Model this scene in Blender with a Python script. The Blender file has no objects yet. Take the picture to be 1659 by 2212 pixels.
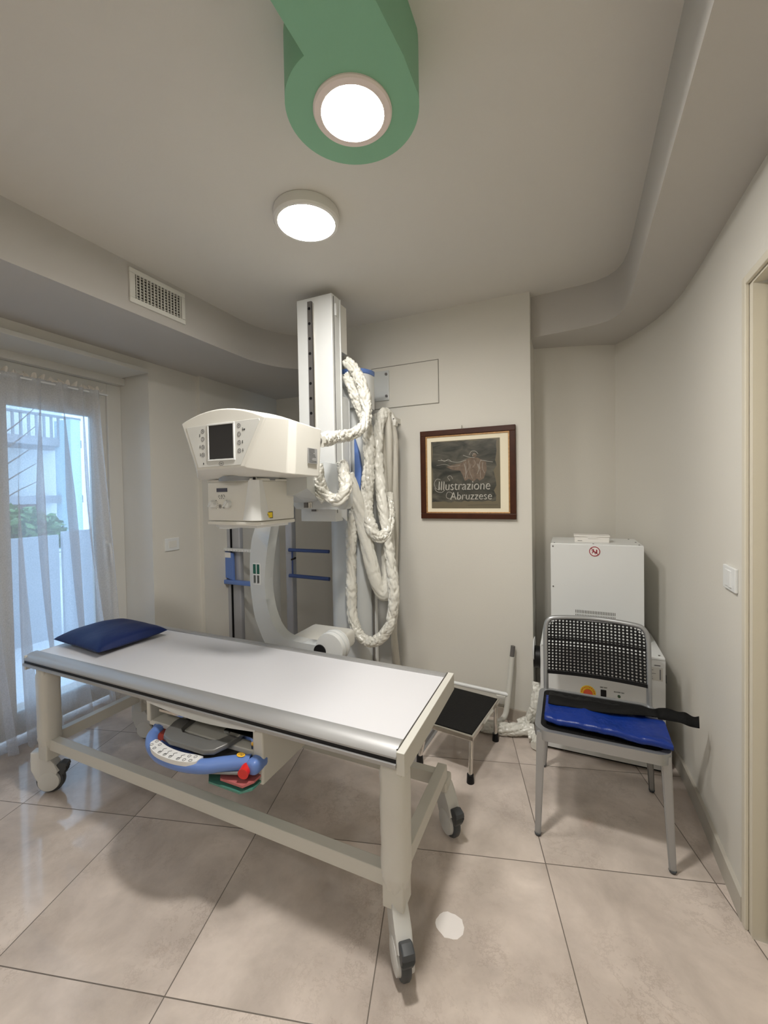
import bpy, bmesh, math, random
from mathutils import Vector, Matrix, noise
random.seed(7)
S = bpy.context.scene
COL = S.collection
PI = math.pi

# ------------------------------------------------------------ camera, world, exposure
cd = bpy.data.cameras.new('camera'); cam = bpy.data.objects.new('camera', cd); COL.objects.link(cam)
cd.sensor_fit = 'AUTO'; cd.sensor_width = 36.0
cd.lens = 891.04 * 36.0 / 2212.0
cd.shift_y = -24.65 / 2212.0
cd.clip_start = 0.02
R_ = Vector((0.91403924, 0.40525566, -0.01732415))
U_ = Vector((0.00757654, 0.02564479, 0.99964241))
F_ = Vector((-0.40555501, 0.91384364, -0.02036991))
m = Matrix((R_, U_, -F_)).transposed().to_4x4(); m.translation = Vector((0, 0, 1.467))
cam.matrix_world = m
S.camera = cam
S.view_settings.view_transform = 'Standard'
S.view_settings.look = 'None'
S.view_settings.exposure = 0.07
S.view_settings.gamma = 1.0
S.view_settings.use_curve_mapping = False
S.cycles.max_bounces = 10
S.cycles.diffuse_bounces = 6
S.cycles.transparent_max_bounces = 12
S.cycles.sample_clamp_indirect = 6.0
S.cycles.use_denoising = True

W = bpy.data.worlds.new('overcast_sky'); S.world = W; W.use_nodes = True
bg = W.node_tree.nodes['Background']
bg.inputs['Color'].default_value = (0.48, 0.70, 1.0, 1); bg.inputs['Strength'].default_value = 3.9

L_DUCT = 420.0      # radiance of the round downlight in the green duct
L_CEIL = 75.0       # radiance of the round surface lamp
LAMP_COL = (1.0, 0.96, 0.905)

# ------------------------------------------------------------ materials
MATS = {}
def mat(name, col, rough=0.5, metal=0.0, spec=0.5, bump=0.0, bscale=60.0, var=0.0, vscale=8.0, coat=0.0, emit=None, estr=0.0, sheen=0.0):
    if name in MATS: return MATS[name]
    M = bpy.data.materials.new(name); M.use_nodes = True
    nt = M.node_tree; N = nt.nodes; Lk = nt.links
    p = N['Principled BSDF']
    c = (*col, 1.0)
    p.inputs['Base Color'].default_value = c
    p.inputs['Roughness'].default_value = rough
    p.inputs['Metallic'].default_value = metal
    p.inputs['Specular IOR Level'].default_value = spec
    p.inputs['Coat Weight'].default_value = coat
    p.inputs['Coat Roughness'].default_value = 0.08
    if sheen: p.inputs['Sheen Weight'].default_value = sheen
    if emit:
        p.inputs['Emission Color'].default_value = (*emit, 1); p.inputs['Emission Strength'].default_value = estr
    tc = N.new('ShaderNodeTexCoord')
    if var:
        n = N.new('ShaderNodeTexNoise'); n.inputs['Scale'].default_value = vscale; n.inputs['Detail'].default_value = 4
        Lk.new(tc.outputs['Object'], n.inputs['Vector'])
        mx = N.new('ShaderNodeMix'); mx.data_type = 'RGBA'
        mx.inputs[6].default_value = tuple(max(0, v * (1 - var)) for v in col) + (1,)
        mx.inputs[7].default_value = tuple(min(1, v * (1 + var)) for v in col) + (1,)
        Lk.new(n.outputs['Fac'], mx.inputs[0]); Lk.new(mx.outputs[2], p.inputs['Base Color'])
    if bump:
        n2 = N.new('ShaderNodeTexNoise'); n2.inputs['Scale'].default_value = bscale; n2.inputs['Detail'].default_value = 5
        Lk.new(tc.outputs['Object'], n2.inputs['Vector'])
        b = N.new('ShaderNodeBump'); b.inputs['Strength'].default_value = bump; b.inputs['Distance'].default_value = 0.01
        Lk.new(n2.outputs['Fac'], b.inputs['Height']); Lk.new(b.outputs['Normal'], p.inputs['Normal'])
    MATS[name] = M
    return M

WALL = mat('painted_plaster', (0.66, 0.64, 0.585), 0.75, bump=0.06, bscale=120, var=0.012, vscale=2.0)
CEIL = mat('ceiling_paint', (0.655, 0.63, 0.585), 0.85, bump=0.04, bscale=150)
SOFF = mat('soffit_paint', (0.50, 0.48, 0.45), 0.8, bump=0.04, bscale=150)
GREEN = mat('green_duct_paint', (0.22, 0.45, 0.29), 0.6, bump=0.04, bscale=90, var=0.03)
WHITE = mat('white_enamel', (0.71, 0.725, 0.72), 0.35, var=0.01)
WHITE2 = mat('warm_white_plastic', (0.70, 0.69, 0.64), 0.38, bump=0.02, bscale=300)
WGREY = mat('pale_grey_enamel', (0.58, 0.60, 0.60), 0.32)
LAMINATE = mat('white_laminate', (0.64, 0.64, 0.665), 0.3, bump=0.015, bscale=400)
FRAMEP = mat('cream_powder_coat', (0.60, 0.59, 0.54), 0.45, bump=0.02, bscale=300)
ALU = mat('anodised_aluminium', (0.43, 0.43, 0.43), 0.48, metal=0.6, bump=0.01, bscale=250)
CHAIRALU = mat('cast_aluminium', (0.40, 0.41, 0.42), 0.36, metal=0.7)
CHROME = mat('polished_steel', (0.68, 0.66, 0.62), 0.14, metal=1.0)
DARKST = mat('dark_steel_rail', (0.20, 0.19, 0.185), 0.4, metal=0.6)
BLACK = mat('black_plastic', (0.005, 0.005, 0.006), 0.45, spec=0.3)
RUBBER = mat('black_ribbed_rubber', (0.006, 0.006, 0.006), 0.7, spec=0.25, bump=0.2, bscale=150)
GRUB = mat('grey_tyre_rubber', (0.05, 0.055, 0.06), 0.5)
SCREEN = mat('dark_lcd_glass', (0.02, 0.02, 0.022), 0.18)
LCD2 = mat('blue_grey_display', (0.05, 0.055, 0.09), 0.2)
NAVY = mat('navy_satin', (0.006, 0.016, 0.080), 0.55, spec=0.25, bump=0.15, bscale=25)
ROYAL = mat('royal_blue_nylon', (0.004, 0.026, 0.20), 0.34, spec=0.35, bump=0.5, bscale=22)
STRAP = mat('black_webbing', (0.006, 0.006, 0.006), 0.8, spec=0.2, bump=0.2, bscale=200)
BLUE = mat('periwinkle_plastic', (0.125, 0.22, 0.53), 0.32)
DBLUE = mat('deep_blue_plastic', (0.05, 0.09, 0.27), 0.35)
RED = mat('red_button', (0.68, 0.02, 0.015), 0.3)
DRED = mat('translucent_red_filter', (0.45, 0.13, 0.13), 0.25)
TEAL = mat('teal_filter_plate', (0.07, 0.23, 0.18), 0.25)
YELLOW = mat('hazard_yellow', (0.85, 0.62, 0.02), 0.4)
ORANGE = mat('amber_sticker', (0.85, 0.48, 0.04), 0.4)
INK = mat('printed_ink', (0.03, 0.035, 0.035), 0.6)
GINK = mat('grey_printed_ink', (0.16, 0.16, 0.17), 0.6)
LABEL = mat('silver_label', (0.30, 0.30, 0.30), 0.4)
PAPER = mat('white_paper', (0.78, 0.77, 0.75), 0.6, var=0.02, vscale=20)
WOOD = mat('dark_walnut', (0.050, 0.014, 0.005), 0.4, spec=0.25, var=0.35, vscale=22)
GILT = mat('worn_gilt', (0.42, 0.24, 0.10), 0.4, metal=0.3, var=0.5, vscale=70)
MATB = mat('cream_passepartout', (0.78, 0.72, 0.56), 0.7)
DOORM = mat('cream_door_lacquer', (0.56, 0.51, 0.37), 0.4, var=0.01)
JAMB = mat('ivory_door_frame', (0.64, 0.60, 0.50), 0.4)
GAPM = mat('dark_gap', (0.05, 0.045, 0.04), 0.9)
CARD = mat('white_cardboard', (0.74, 0.72, 0.68), 0.6)
VINYL = mat('ivory_vinyl_sleeve', (0.70, 0.69, 0.63), 0.27, bump=0.3, bscale=40, coat=0.25)
VINYL2 = mat('aged_vinyl_sleeve', (0.58, 0.56, 0.50), 0.4, bump=0.2, bscale=20)
BAG = mat('plastic_wrap', (0.62, 0.61, 0.565), 0.36, bump=0.15, bscale=14)
WINF = mat('white_window_profile', (0.60, 0.59, 0.55), 0.4)
GREYSH = mat('roller_shutter_grey', (0.42, 0.42, 0.45), 0.6)
TRANSL = mat('moulded_hub_white', (0.62, 0.62, 0.60), 0.35)

def emis(name, col, strength):
    M = bpy.data.materials.new(name); M.use_nodes = True; nt = M.node_tree
    nt.nodes.clear(); o = nt.nodes.new('ShaderNodeOutputMaterial'); e = nt.nodes.new('ShaderNodeEmission')
    e.inputs['Color'].default_value = (*col, 1); e.inputs['Strength'].default_value = strength
    nt.links.new(e.outputs[0], o.inputs[0]); return M
LAMP1 = emis('downlight_diffuser', LAMP_COL, L_DUCT)
LAMP2 = emis('ceiling_lamp_diffuser', LAMP_COL, L_CEIL)
LAMP_FILL = emis('rear_fill_diffuser', LAMP_COL, 46.0)  # glow of the added fill lamps out of view
RINGM = mat('pink_white_trim_ring', (0.78, 0.68, 0.63), 0.5)

def floor_mat():
    M = bpy.data.materials.new('marble_look_porcelain'); M.use_nodes = True
    nt = M.node_tree; N = nt.nodes; K = nt.links; p = N['Principled BSDF']
    tc = N.new('ShaderNodeTexCoord')
    mp = N.new('ShaderNodeMapping'); mp.vector_type = 'TEXTURE'
    mp.inputs['Location'].default_value = (-1.246, 1.386, 0); mp.inputs['Rotation'].default_value = (0, 0, math.radians(15.11)); mp.inputs['Scale'].default_value = (0.6, 0.6, 0.6)
    K.new(tc.outputs['Object'], mp.inputs['Vector'])
    sp = N.new('ShaderNodeSeparateXYZ'); K.new(mp.outputs['Vector'], sp.inputs[0])
    def mth(op, a, b=None):
        n = N.new('ShaderNodeMath'); n.operation = op
        for i, v in enumerate((a, b)):
            if v is None: continue
            if isinstance(v, (int, float)): n.inputs[i].default_value = v
            else: K.new(v, n.inputs[i])
        return n.outputs[0]
    lines = []
    for ax in (0, 1):
        fr = mth('FRACT', mth('ADD', sp.outputs[ax], 50.0))
        d = mth('MINIMUM', fr, mth('SUBTRACT', 1.0, fr))
        lines.append(mth('LESS_THAN', d, 0.0030))
    grout = mth('MAXIMUM', lines[0], lines[1])
    fx = mth('FLOOR', mth('ADD', sp.outputs[0], 50.0)); fy = mth('FLOOR', mth('ADD', sp.outputs[1], 50.0))
    cb = N.new('ShaderNodeCombineXYZ'); K.new(fx, cb.inputs[0]); K.new(fy, cb.inputs[1])
    wn = N.new('ShaderNodeTexWhiteNoise'); wn.noise_dimensions = '3D'; K.new(cb.outputs[0], wn.inputs['Vector'])
    sc = N.new('ShaderNodeVectorMath'); sc.operation = 'SCALE'; sc.inputs['Scale'].default_value = 7.0; K.new(wn.outputs['Color'], sc.inputs[0])
    ad = N.new('ShaderNodeVectorMath'); ad.operation = 'ADD'; K.new(tc.outputs['Object'], ad.inputs[0]); K.new(sc.outputs[0], ad.inputs[1])
    n1 = N.new('ShaderNodeTexNoise'); n1.inputs['Scale'].default_value = 3.2; n1.inputs['Detail'].default_value = 6; n1.inputs['Roughness'].default_value = 0.6; n1.inputs['Distortion'].default_value = 0.25
    n2 = N.new('ShaderNodeTexNoise'); n2.inputs['Scale'].default_value = 5.5; n2.inputs['Detail'].default_value = 10; n2.inputs['Roughness'].default_value = 0.78; n2.inputs['Distortion'].default_value = 0.25
    n3 = N.new('ShaderNodeTexNoise'); n3.inputs['Scale'].default_value = 2.3; n3.inputs['Detail'].default_value = 3
    for n in (n1, n2, n3): K.new(ad.outputs[0], n.inputs['Vector'])
    r1 = N.new('ShaderNodeValToRGB'); e = r1.color_ramp.elements
    e[0].position = 0.3; e[0].color = (0.44, 0.38, 0.335, 1); e[1].position = 0.68; e[1].color = (0.72, 0.63, 0.565, 1)
    K.new(n1.outputs['Fac'], r1.inputs[0])
    # thin broken veins
    v = mth('ABSOLUTE', mth('SUBTRACT', n2.outputs['Fac'], 0.5))
    r2 = N.new('ShaderNodeValToRGB'); e = r2.color_ramp.elements
    e[0].position = 0.0; e[0].color = (1, 1, 1, 1); e[1].position = 0.022; e[1].color = (0, 0, 0, 1); K.new(v, r2.inputs[0])
    r3 = N.new('ShaderNodeValToRGB'); e = r3.color_ramp.elements
    e[0].position = 0.48; e[0].color = (0, 0, 0, 1); e[1].position = 0.66; e[1].color = (0.5, 0.5, 0.5, 1); K.new(n3.outputs['Fac'], r3.inputs[0])
    vm = mth('MULTIPLY', r2.outputs[0], r3.outputs[0])
    m1 = N.new('ShaderNodeMix'); m1.data_type = 'RGBA'; m1.inputs[7].default_value = (0.33, 0.265, 0.22, 1)
    K.new(vm, m1.inputs[0]); K.new(r1.outputs[0], m1.inputs[6])
    n4 = N.new('ShaderNodeTexNoise'); n4.inputs['Scale'].default_value = 26; n4.inputs['Detail'].default_value = 4; K.new(ad.outputs[0], n4.inputs['Vector'])
    r4 = N.new('ShaderNodeValToRGB'); e = r4.color_ramp.elements
    e[0].position = 0.60; e[0].color = (0, 0, 0, 1); e[1].position = 0.72; e[1].color = (0.7, 0.7, 0.7, 1); K.new(n4.outputs['Fac'], r4.inputs[0])
    spm = mth('MULTIPLY', r4.outputs[0], r3.outputs[0])
    m1b = N.new('ShaderNodeMix'); m1b.data_type = 'RGBA'; m1b.inputs[7].default_value = (0.40, 0.31, 0.25, 1)
    K.new(spm, m1b.inputs[0]); K.new(m1.outputs[2], m1b.inputs[6]); m1 = m1b
    m2 = N.new('ShaderNodeMix'); m2.data_type = 'RGBA'; m2.inputs[7].default_value = (0.15, 0.125, 0.105, 1)
    K.new(grout, m2.inputs[0]); K.new(m1.outputs[2], m2.inputs[6])
    K.new(m2.outputs[2], p.inputs['Base Color'])
    rr = mth('ADD', mth('MULTIPLY', grout, 0.5), mth('ADD', 0.05, mth('MULTIPLY', n3.outputs['Fac'], 0.06)))
    K.new(rr, p.inputs['Roughness'])
    p.inputs['Specular IOR Level'].default_value = 0.5
    b = N.new('ShaderNodeBump'); b.inputs['Strength'].default_value = 0.25; b.inputs['Distance'].default_value = 0.002; b.invert = True
    K.new(grout, b.inputs['Height']); K.new(b.outputs['Normal'], p.inputs['Normal'])
    return M
FLOORM = floor_mat()

def glass_mat():
    M = bpy.data.materials.new('window_glass'); M.use_nodes = True; nt = M.node_tree; nt.nodes.clear()
    o = nt.nodes.new('ShaderNodeOutputMaterial'); t = nt.nodes.new('ShaderNodeBsdfTransparent'); g = nt.nodes.new('ShaderNodeBsdfGlossy'); g.inputs['Roughness'].default_value = 0.02
    f = nt.nodes.new('ShaderNodeFresnel'); f.inputs['IOR'].default_value = 1.45; mx = nt.nodes.new('ShaderNodeMixShader')
    t.inputs['Color'].default_value = (0.93, 0.96, 0.97, 1)
    nt.links.new(f.outputs[0], mx.inputs[0]); nt.links.new(t.outputs[0], mx.inputs[1]); nt.links.new(g.outputs[0], mx.inputs[2]); nt.links.new(mx.outputs[0], o.inputs[0])
    return M
GLASS = glass_mat()

def curtain_mat():
    M = bpy.data.materials.new('sheer_voile'); M.use_nodes = True; nt = M.node_tree; nt.nodes.clear(); N = nt.nodes; K = nt.links
    o = N.new('ShaderNodeOutputMaterial'); t = N.new('ShaderNodeBsdfTransparent'); tl = N.new('ShaderNodeBsdfTranslucent'); d = N.new('ShaderNodeBsdfDiffuse')
    tl.inputs['Color'].default_value = (0.88, 0.88, 0.90, 1); d.inputs['Color'].default_value = (0.74, 0.77, 0.83, 1)
    tc = N.new('ShaderNodeTexCoord'); nz = N.new('ShaderNodeTexNoise'); nz.inputs['Scale'].default_value = 160; nz.inputs['Detail'].default_value = 3
    K.new(tc.outputs['Object'], nz.inputs['Vector'])
    mr = N.new('ShaderNodeMapRange'); mr.inputs[1].default_value = 0.3; mr.inputs[2].default_value = 0.7; mr.inputs[3].default_value = 0.46; mr.inputs[4].default_value = 0.56
    K.new(nz.outputs['Fac'], mr.inputs[0])
    m1 = N.new('ShaderNodeMixShader'); m1.inputs[0].default_value = 0.72; K.new(d.outputs[0], m1.inputs[1]); K.new(tl.outputs[0], m1.inputs[2])
    m2 = N.new('ShaderNodeMixShader'); K.new(mr.outputs[0], m2.inputs[0]); K.new(t.outputs[0], m2.inputs[1]); K.new(m1.outputs[0], m2.inputs[2])
    K.new(m2.outputs[0], o.inputs[0]); return M
VOILE = curtain_mat()

def art_mat():
    M = bpy.data.materials.new('chalk_on_dark_paper'); M.use_nodes = True; nt = M.node_tree; N = nt.nodes; K = nt.links; p = N['Principled BSDF']
    tc = N.new('ShaderNodeTexCoord'); mp = N.new('ShaderNodeMapping'); mp.inputs['Scale'].default_value = (4, 4, 11); mp.inputs['Rotation'].default_value = (0, 0.45, 0)
    n = N.new('ShaderNodeTexNoise'); n.inputs['Scale'].default_value = 1.6; n.inputs['Detail'].default_value = 7; n.inputs['Distortion'].default_value = 1.2
    K.new(tc.outputs['Object'], mp.inputs[0]); K.new(mp.outputs[0], n.inputs['Vector'])
    r = N.new('ShaderNodeValToRGB'); e = r.color_ramp.elements
    e[0].position = 0.33; e[0].color = (0.022, 0.024, 0.020, 1); e[1].position = 0.72; e[1].color = (0.115, 0.108, 0.085, 1)
    K.new(n.outputs['Fac'], r.inputs[0]); K.new(r.outputs[0], p.inputs['Base Color']); p.inputs['Roughness'].default_value = 0.3
    return M
ART = art_mat()
BROWNP = mat('brown_backing_paper', (0.14, 0.118, 0.075), 0.35, var=0.08, vscale=12)
CHALK = mat('chalk_strokes', (0.36, 0.345, 0.31), 0.8)
CHALKW = mat('chalk_lettering', (0.44, 0.43, 0.38), 0.8, var=0.3, vscale=60)
CHALKB = mat('brown_chalk', (0.155, 0.115, 0.085), 0.8, var=0.5, vscale=45)

# ------------------------------------------------------------ mesh helpers
class MB:
    def __init__(s): s.bm = bmesh.new()
    def _add(s, verts, faces, M=None):
        vs = [s.bm.verts.new((M @ Vector(v)) if M else Vector(v)) for v in verts]
        out = []
        for f in faces:
            try: out.append(s.bm.faces.new([vs[i] for i in f]))
            except ValueError: pass
        return vs, out
    def box(s, x0, x1, y0, y1, z0, z1, M=None, bevel=0.0, seg=2):
        v = [(x0,y0,z0),(x1,y0,z0),(x1,y1,z0),(x0,y1,z0),(x0,y0,z1),(x1,y0,z1),(x1,y1,z1),(x0,y1,z1)]
        f = [(0,3,2,1),(4,5,6,7),(0,1,5,4),(1,2,6,5),(2,3,7,6),(3,0,4,7)]
        vs, fs = s._add(v, f, M)
        if bevel:
            ed = list({e for q in fs for e in q.edges})
            bmesh.ops.bevel(s.bm, geom=ed, offset=bevel, segments=seg, profile=0.5, affect='EDGES')
        return s
    def prism(s, poly, axis, a, b, M=None, bevel=0.0, seg=2):
        # poly = 2D points; axis 'x','y','z' extrusion from a to b
        def P(p, t):
            return {'x': (t, p[0], p[1]), 'y': (p[0], t, p[1]), 'z': (p[0], p[1], t)}[axis]
        n = len(poly)
        v = [P(p, a) for p in poly] + [P(p, b) for p in poly]
        f = [tuple(range(n))[::-1], tuple(range(n, 2*n))] + [(i, (i+1) % n, n+(i+1) % n, n+i) for i in range(n)]
        vs, fs = s._add(v, f, M)
        if bevel:
            ed = list({e for q in fs[:2] for e in q.edges})
            bmesh.ops.bevel(s.bm, geom=ed, offset=bevel, segments=seg, profile=0.5, affect='EDGES')
        return s
    def cyl(s, p0, p1, r0, r1=None, n=24, cap=True):
        p0, p1 = Vector(p0), Vector(p1); r1 = r0 if r1 is None else r1
        d = (p1-p0).normalized(); q = d.to_track_quat('Z', 'Y').to_matrix()
        v = []
        for p, r in ((p0, r0), (p1, r1)):
            for i in range(n):
                a = 2*PI*i/n; v.append(p + q @ Vector((math.cos(a)*r, math.sin(a)*r, 0)))
        f = [(i, (i+1) % n, n+(i+1) % n, n+i) for i in range(n)]
        if cap: f += [tuple(range(n))[::-1], tuple(range(n, 2*n))]
        s._add(v, f); return s
    def lathe(s, prof, M=None, n=32):
        # prof: (r,z) list, around local z
        v = []; k = len(prof)
        for i in range(n):
            a = 2*PI*i/n
            for r, z in prof: v.append((r*math.cos(a), r*math.sin(a), z))
        f = []
        for i in range(n):
            j = (i+1) % n
            for t in range(k-1): f.append((i*k+t, j*k+t, j*k+t+1, i*k+t+1))
        s._add(v, f, M)
        bmesh.ops.remove_doubles(s.bm, verts=s.bm.verts, dist=1e-6)
        return s
    def tube(s, pts, r, n=12, sx=1.0, wob=0.0, wl=0.05, samples=None, seed=0.0, closed=False, sub=8, taper=None, up=None):
        P = catmull(pts, sub, closed) if sub > 1 else [Vector(p) for p in pts]
        m_ = len(P); rings = []
        prev = None; dist = 0
        for i, p in enumerate(P):
            a = P[(i-1) % m_] if (closed or i > 0) else P[i]; b = P[(i+1) % m_] if (closed or i < m_-1) else P[i]
            t = (b-a).normalized()
            if i: dist += (p-P[i-1]).length
            if prev is None:
                u = Vector(up) if up else (Vector((0, 0, 1)) if abs(t.z) < 0.9 else Vector((0, 1, 0)))
                u = (u - t*u.dot(t)).normalized()
            else:
                u = (prev - t*prev.dot(t)).normalized()
            prev = u; w = t.cross(u)
            rr = r if not taper else r*taper(i/(m_-1))
            ring = []
            for k in range(n):
                an = 2*PI*k/n
                q = u*math.cos(an)*sx + w*math.sin(an)
                f_ = 1.0
                if wob:
                    ca_, sa_ = math.cos(an), math.sin(an)
                    q1 = noise.noise(Vector((math.cos(an+dist/wl*0.5)*1.1+seed*3.1, math.sin(an+dist/wl*0.5)*1.1, dist/wl*0.42)))
                    q2 = noise.noise(Vector((math.cos(an-dist/wl*0.8)*1.2+seed*1.7+9, math.sin(an-dist/wl*0.8)*1.2+5, dist/(wl*0.9))))
                    q3 = noise.noise(Vector((seed, 4.2, dist/(wl*2.5))))
                    f_ += wob*(0.35 - 1.5*math.exp(-(q1*9)**2) - 0.8*math.exp(-(q2*8)**2) + 1.1*q3)
                ring.append(s.bm.verts.new(p + q*rr*f_))
            rings.append(ring)
        for i in range(m_-1 + (1 if closed else 0)):
            A, B = rings[i], rings[(i+1) % m_]
            for k in range(n): s.bm.faces.new((A[k], A[(k+1) % n], B[(k+1) % n], B[k]))
        if not closed:
            s.bm.faces.new(rings[0][::-1]); s.bm.faces.new(rings[-1])
        return s
    def grid(s, fn, nu, nv, closed_u=False):
        V = [[s.bm.verts.new(fn(i/nu if closed_u else i/(nu-1), j/(nv-1))) for j in range(nv)] for i in range(nu)]
        for i in range(nu if closed_u else nu-1):
            for j in range(nv-1):
                s.bm.faces.new((V[i][j], V[(i+1) % nu][j], V[(i+1) % nu][j+1], V[i][j+1]))
        return s
    def loft(s, rings, cap=True):
        R = [[s.bm.verts.new(p) for p in r] for r in rings]; n = len(R[0])
        for a, b in zip(R, R[1:]):
            for k in range(n): s.bm.faces.new((a[k], a[(k+1) % n], b[(k+1) % n], b[k]))
        if cap: s.bm.faces.new(R[0][::-1]); s.bm.faces.new(R[-1])
        return s
    def build(s, name, material, parent=None, smooth=35, loc=None):
        bm = s.bm
        bmesh.ops.recalc_face_normals(bm, faces=bm.faces)
        if smooth:
            for f in bm.faces: f.smooth = True
            th = math.radians(smooth)
            for e in bm.edges:
                if len(e.link_faces) == 2:
                    e.smooth = e.calc_face_angle(0) < th
        if loc is not None:
            bmesh.ops.translate(bm, verts=bm.verts, vec=-Vector(loc))
        me = bpy.data.meshes.new(name); bm.to_mesh(me); bm.free()
        me.materials.append(material)
        o = bpy.data.objects.new(name, me); COL.objects.link(o)
        if loc is not None: o.location = loc
        if parent is not None:
            pw = world_loc(parent)
            o.parent = parent
            o.location = Vector(loc if loc is not None else (0, 0, 0)) - pw
        return o
def world_loc(o):
    v = Vector((0, 0, 0))
    while o is not None: v += o.location; o = o.parent
    return v
def catmull(pts, sub, closed=False):
    P = [Vector(p) for p in pts]; n = len(P); out = []
    for i in range(n if closed else n-1):
        p0 = P[(i-1) % n] if (closed or i > 0) else P[i]*2-P[i+1]
        p1 = P[i]; p2 = P[(i+1) % n]; p3 = P[(i+2) % n] if (closed or i < n-2) else p2*2-p1
        for k in range(sub):
            t = k/sub
            out.append(0.5*((2*p1)+(p2-p0)*t+(2*p0-5*p1+4*p2-p3)*t*t+(3*p1-p0-3*p2+p3)*t**3))
    if not closed: out.append(P[-1])
    return out
def rrect(x0, x1, z0, z1, r, n=5):
    out = []
    for cx, cz, a0 in ((x1-r, z0+r, -PI/2), (x1-r, z1-r, 0), (x0+r, z1-r, PI/2), (x0+r, z0+r, PI)):
        for k in range(n+1):
            a = a0 + PI/2*k/n; out.append((cx+r*math.cos(a), cz+r*math.sin(a)))
    return out
def circ(cx, cy, r, n=32, a0=0, a1=2*PI):
    full = abs(a1-a0-2*PI) < 1e-6
    return [(cx+r*math.cos(a0+(a1-a0)*i/(n if full else n-1)), cy+r*math.sin(a0+(a1-a0)*i/(n if full else n-1))) for i in range(n)]
def thing(name, label, cat, loc=(0, 0, 0), group=None):
    o = bpy.data.objects.new(name, None); COL.objects.link(o); o.location = loc; o.empty_display_size = 0.1
    return tag(o, label, cat, group)
def tag(o, label, cat, group=None, kind=None):
    o['label'] = label; o['category'] = cat
    if group: o['group'] = group
    if kind: o['kind'] = kind
    return o
def struct(o, label=None):
    o['kind'] = 'structure'
    if label: o['label'] = label
    return o
def text_obj(name, body, size, M, material, parent=None, extrude=0.0004, shear=0.0, xscale=1.0, spacing=1.0, bold=0.0):
    cu = bpy.data.curves.new(name, 'FONT'); cu.body = body; cu.size = size; cu.extrude = extrude; cu.shear = shear
    cu.align_x = 'CENTER'; cu.align_y = 'CENTER'; cu.space_character = spacing; cu.offset = bold
    o = bpy.data.objects.new(name+'_tmp', cu); COL.objects.link(o)
    dg = bpy.context.evaluated_depsgraph_get(); dg.update()
    me = bpy.data.meshes.new_from_object(o.evaluated_get(dg)); bpy.data.objects.remove(o)
    me.transform(Matrix.Diagonal((xscale, 1, 1, 1))); me.transform(M)
    me.name = name; me.materials.clear(); me.materials.append(material)
    q = bpy.data.objects.new(name, me); COL.objects.link(q)
    if parent is not None:
        q.parent = parent; q.location = -world_loc(parent)
    return q
# text placed on planes: faces -y (towards the camera) / faces -x etc.
def face_my(x, y, z): return Matrix.Translation((x, y, z)) @ Matrix.Rotation(PI/2, 4, 'X')

CZ = 2.68    # ceiling height
SZ = 2.425   # underside of the dropped soffits

# ------------------------------------------------------------ room shell
struct(MB().box(-3.6, 1.2, -1.9, 3.8, -0.10, 0.0).build('floor', FLOORM, smooth=0))
struct(MB().box(-3.6, 1.2, -1.9, 3.8, CZ, CZ+0.1).build('ceiling', CEIL, smooth=0))
LWX = -2.726
def wall(name, poly, z0, z1, material=WALL, sm=0):
    return struct(MB().prism(poly, 'z', z0, z1).build(name, material, smooth=sm))
# back wall behind the wall stand
wall('wall_back', [(-2.9, 3.41), (-1.2, 3.41), (-1.2, 3.55), (-2.9, 3.55)], 0, CZ)
# projecting wall with the picture (solid block)
wall('wall_centre', [(-1.50, 2.70), (-0.20, 2.70), (-0.20, 3.30), (-1.50, 3.30)], 0, CZ)
# alcove and gently curved right wall
curve = [(-0.24, 3.00), (-0.02, 3.055), (0.16, 3.11), (0.30, 3.17), (0.36, 3.08), (0.42, 2.95), (0.475, 2.80), (0.51, 2.65), (0.53, 2.48), (0.537, 2.25), (0.537, 1.72)]
rw = MB()
rw.prism(curve + [(0.80, 1.72), (0.80, 3.45), (-0.24, 3.45)], 'z', 0, CZ)
struct(rw.build('wall_right', WALL, smooth=40))
# wall over and in front of the door, behind the camera
b = MB(); b.box(0.537, 0.80, 0.78, 1.72, 2.12, CZ); b.box(0.537, 0.80, -1.9, 0.78, 0, CZ)
struct(b.build('wall_right.001', WALL, smooth=0))
wall('wall_front', [(-3.2, -1.9), (0.8, -1.9), (0.8, -1.75), (-3.2, -1.75)], 0, CZ)
# left wall: near pier, lintel, pier between window and corner
b = MB()
b.box(-3.25, LWX, 2.03, 2.45, 0, CZ)
b.box(-3.25, LWX+0.036, 2.45, 3.55, 0, CZ)
b.box(-3.25, LWX, -1.9, 0.55, 0, CZ)
b.box(-3.25, LWX, 0.55, 2.03, 2.36, CZ)
b.box(-3.25, -3.06, 0.55, 2.03, 2.28, 2.36)
struct(b.build('wall_left', WALL, smooth=0))
# ledge board above the window, fascia below
b = MB(); b.box(-3.06, -2.688, 0.55, 2.005, 2.333, 2.362, bevel=0.003); b.box(-3.06, -2.98, 0.56, 2.03, 2.285, 2.335)
struct(b.build('trim_1', WINF, smooth=0))
# left soffit with a rounded end running towards the centre wall
sp = [(-2.06, -1.9), (-2.06, 2.25)]
for k in range(1, 13):
    a = PI - (PI/2)*k/12; sp.append((-1.72 + 0.34*math.cos(a), 2.25 + 0.46*math.sin(a)))
sp += [(-1.45, 2.712), (-1.45, 3.42), (-3.1, 3.42), (-3.1, -1.9)]
struct(MB().prism(sp, 'z', SZ, CZ+0.01).build('ceiling.001', SOFF, smooth=40))
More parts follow.
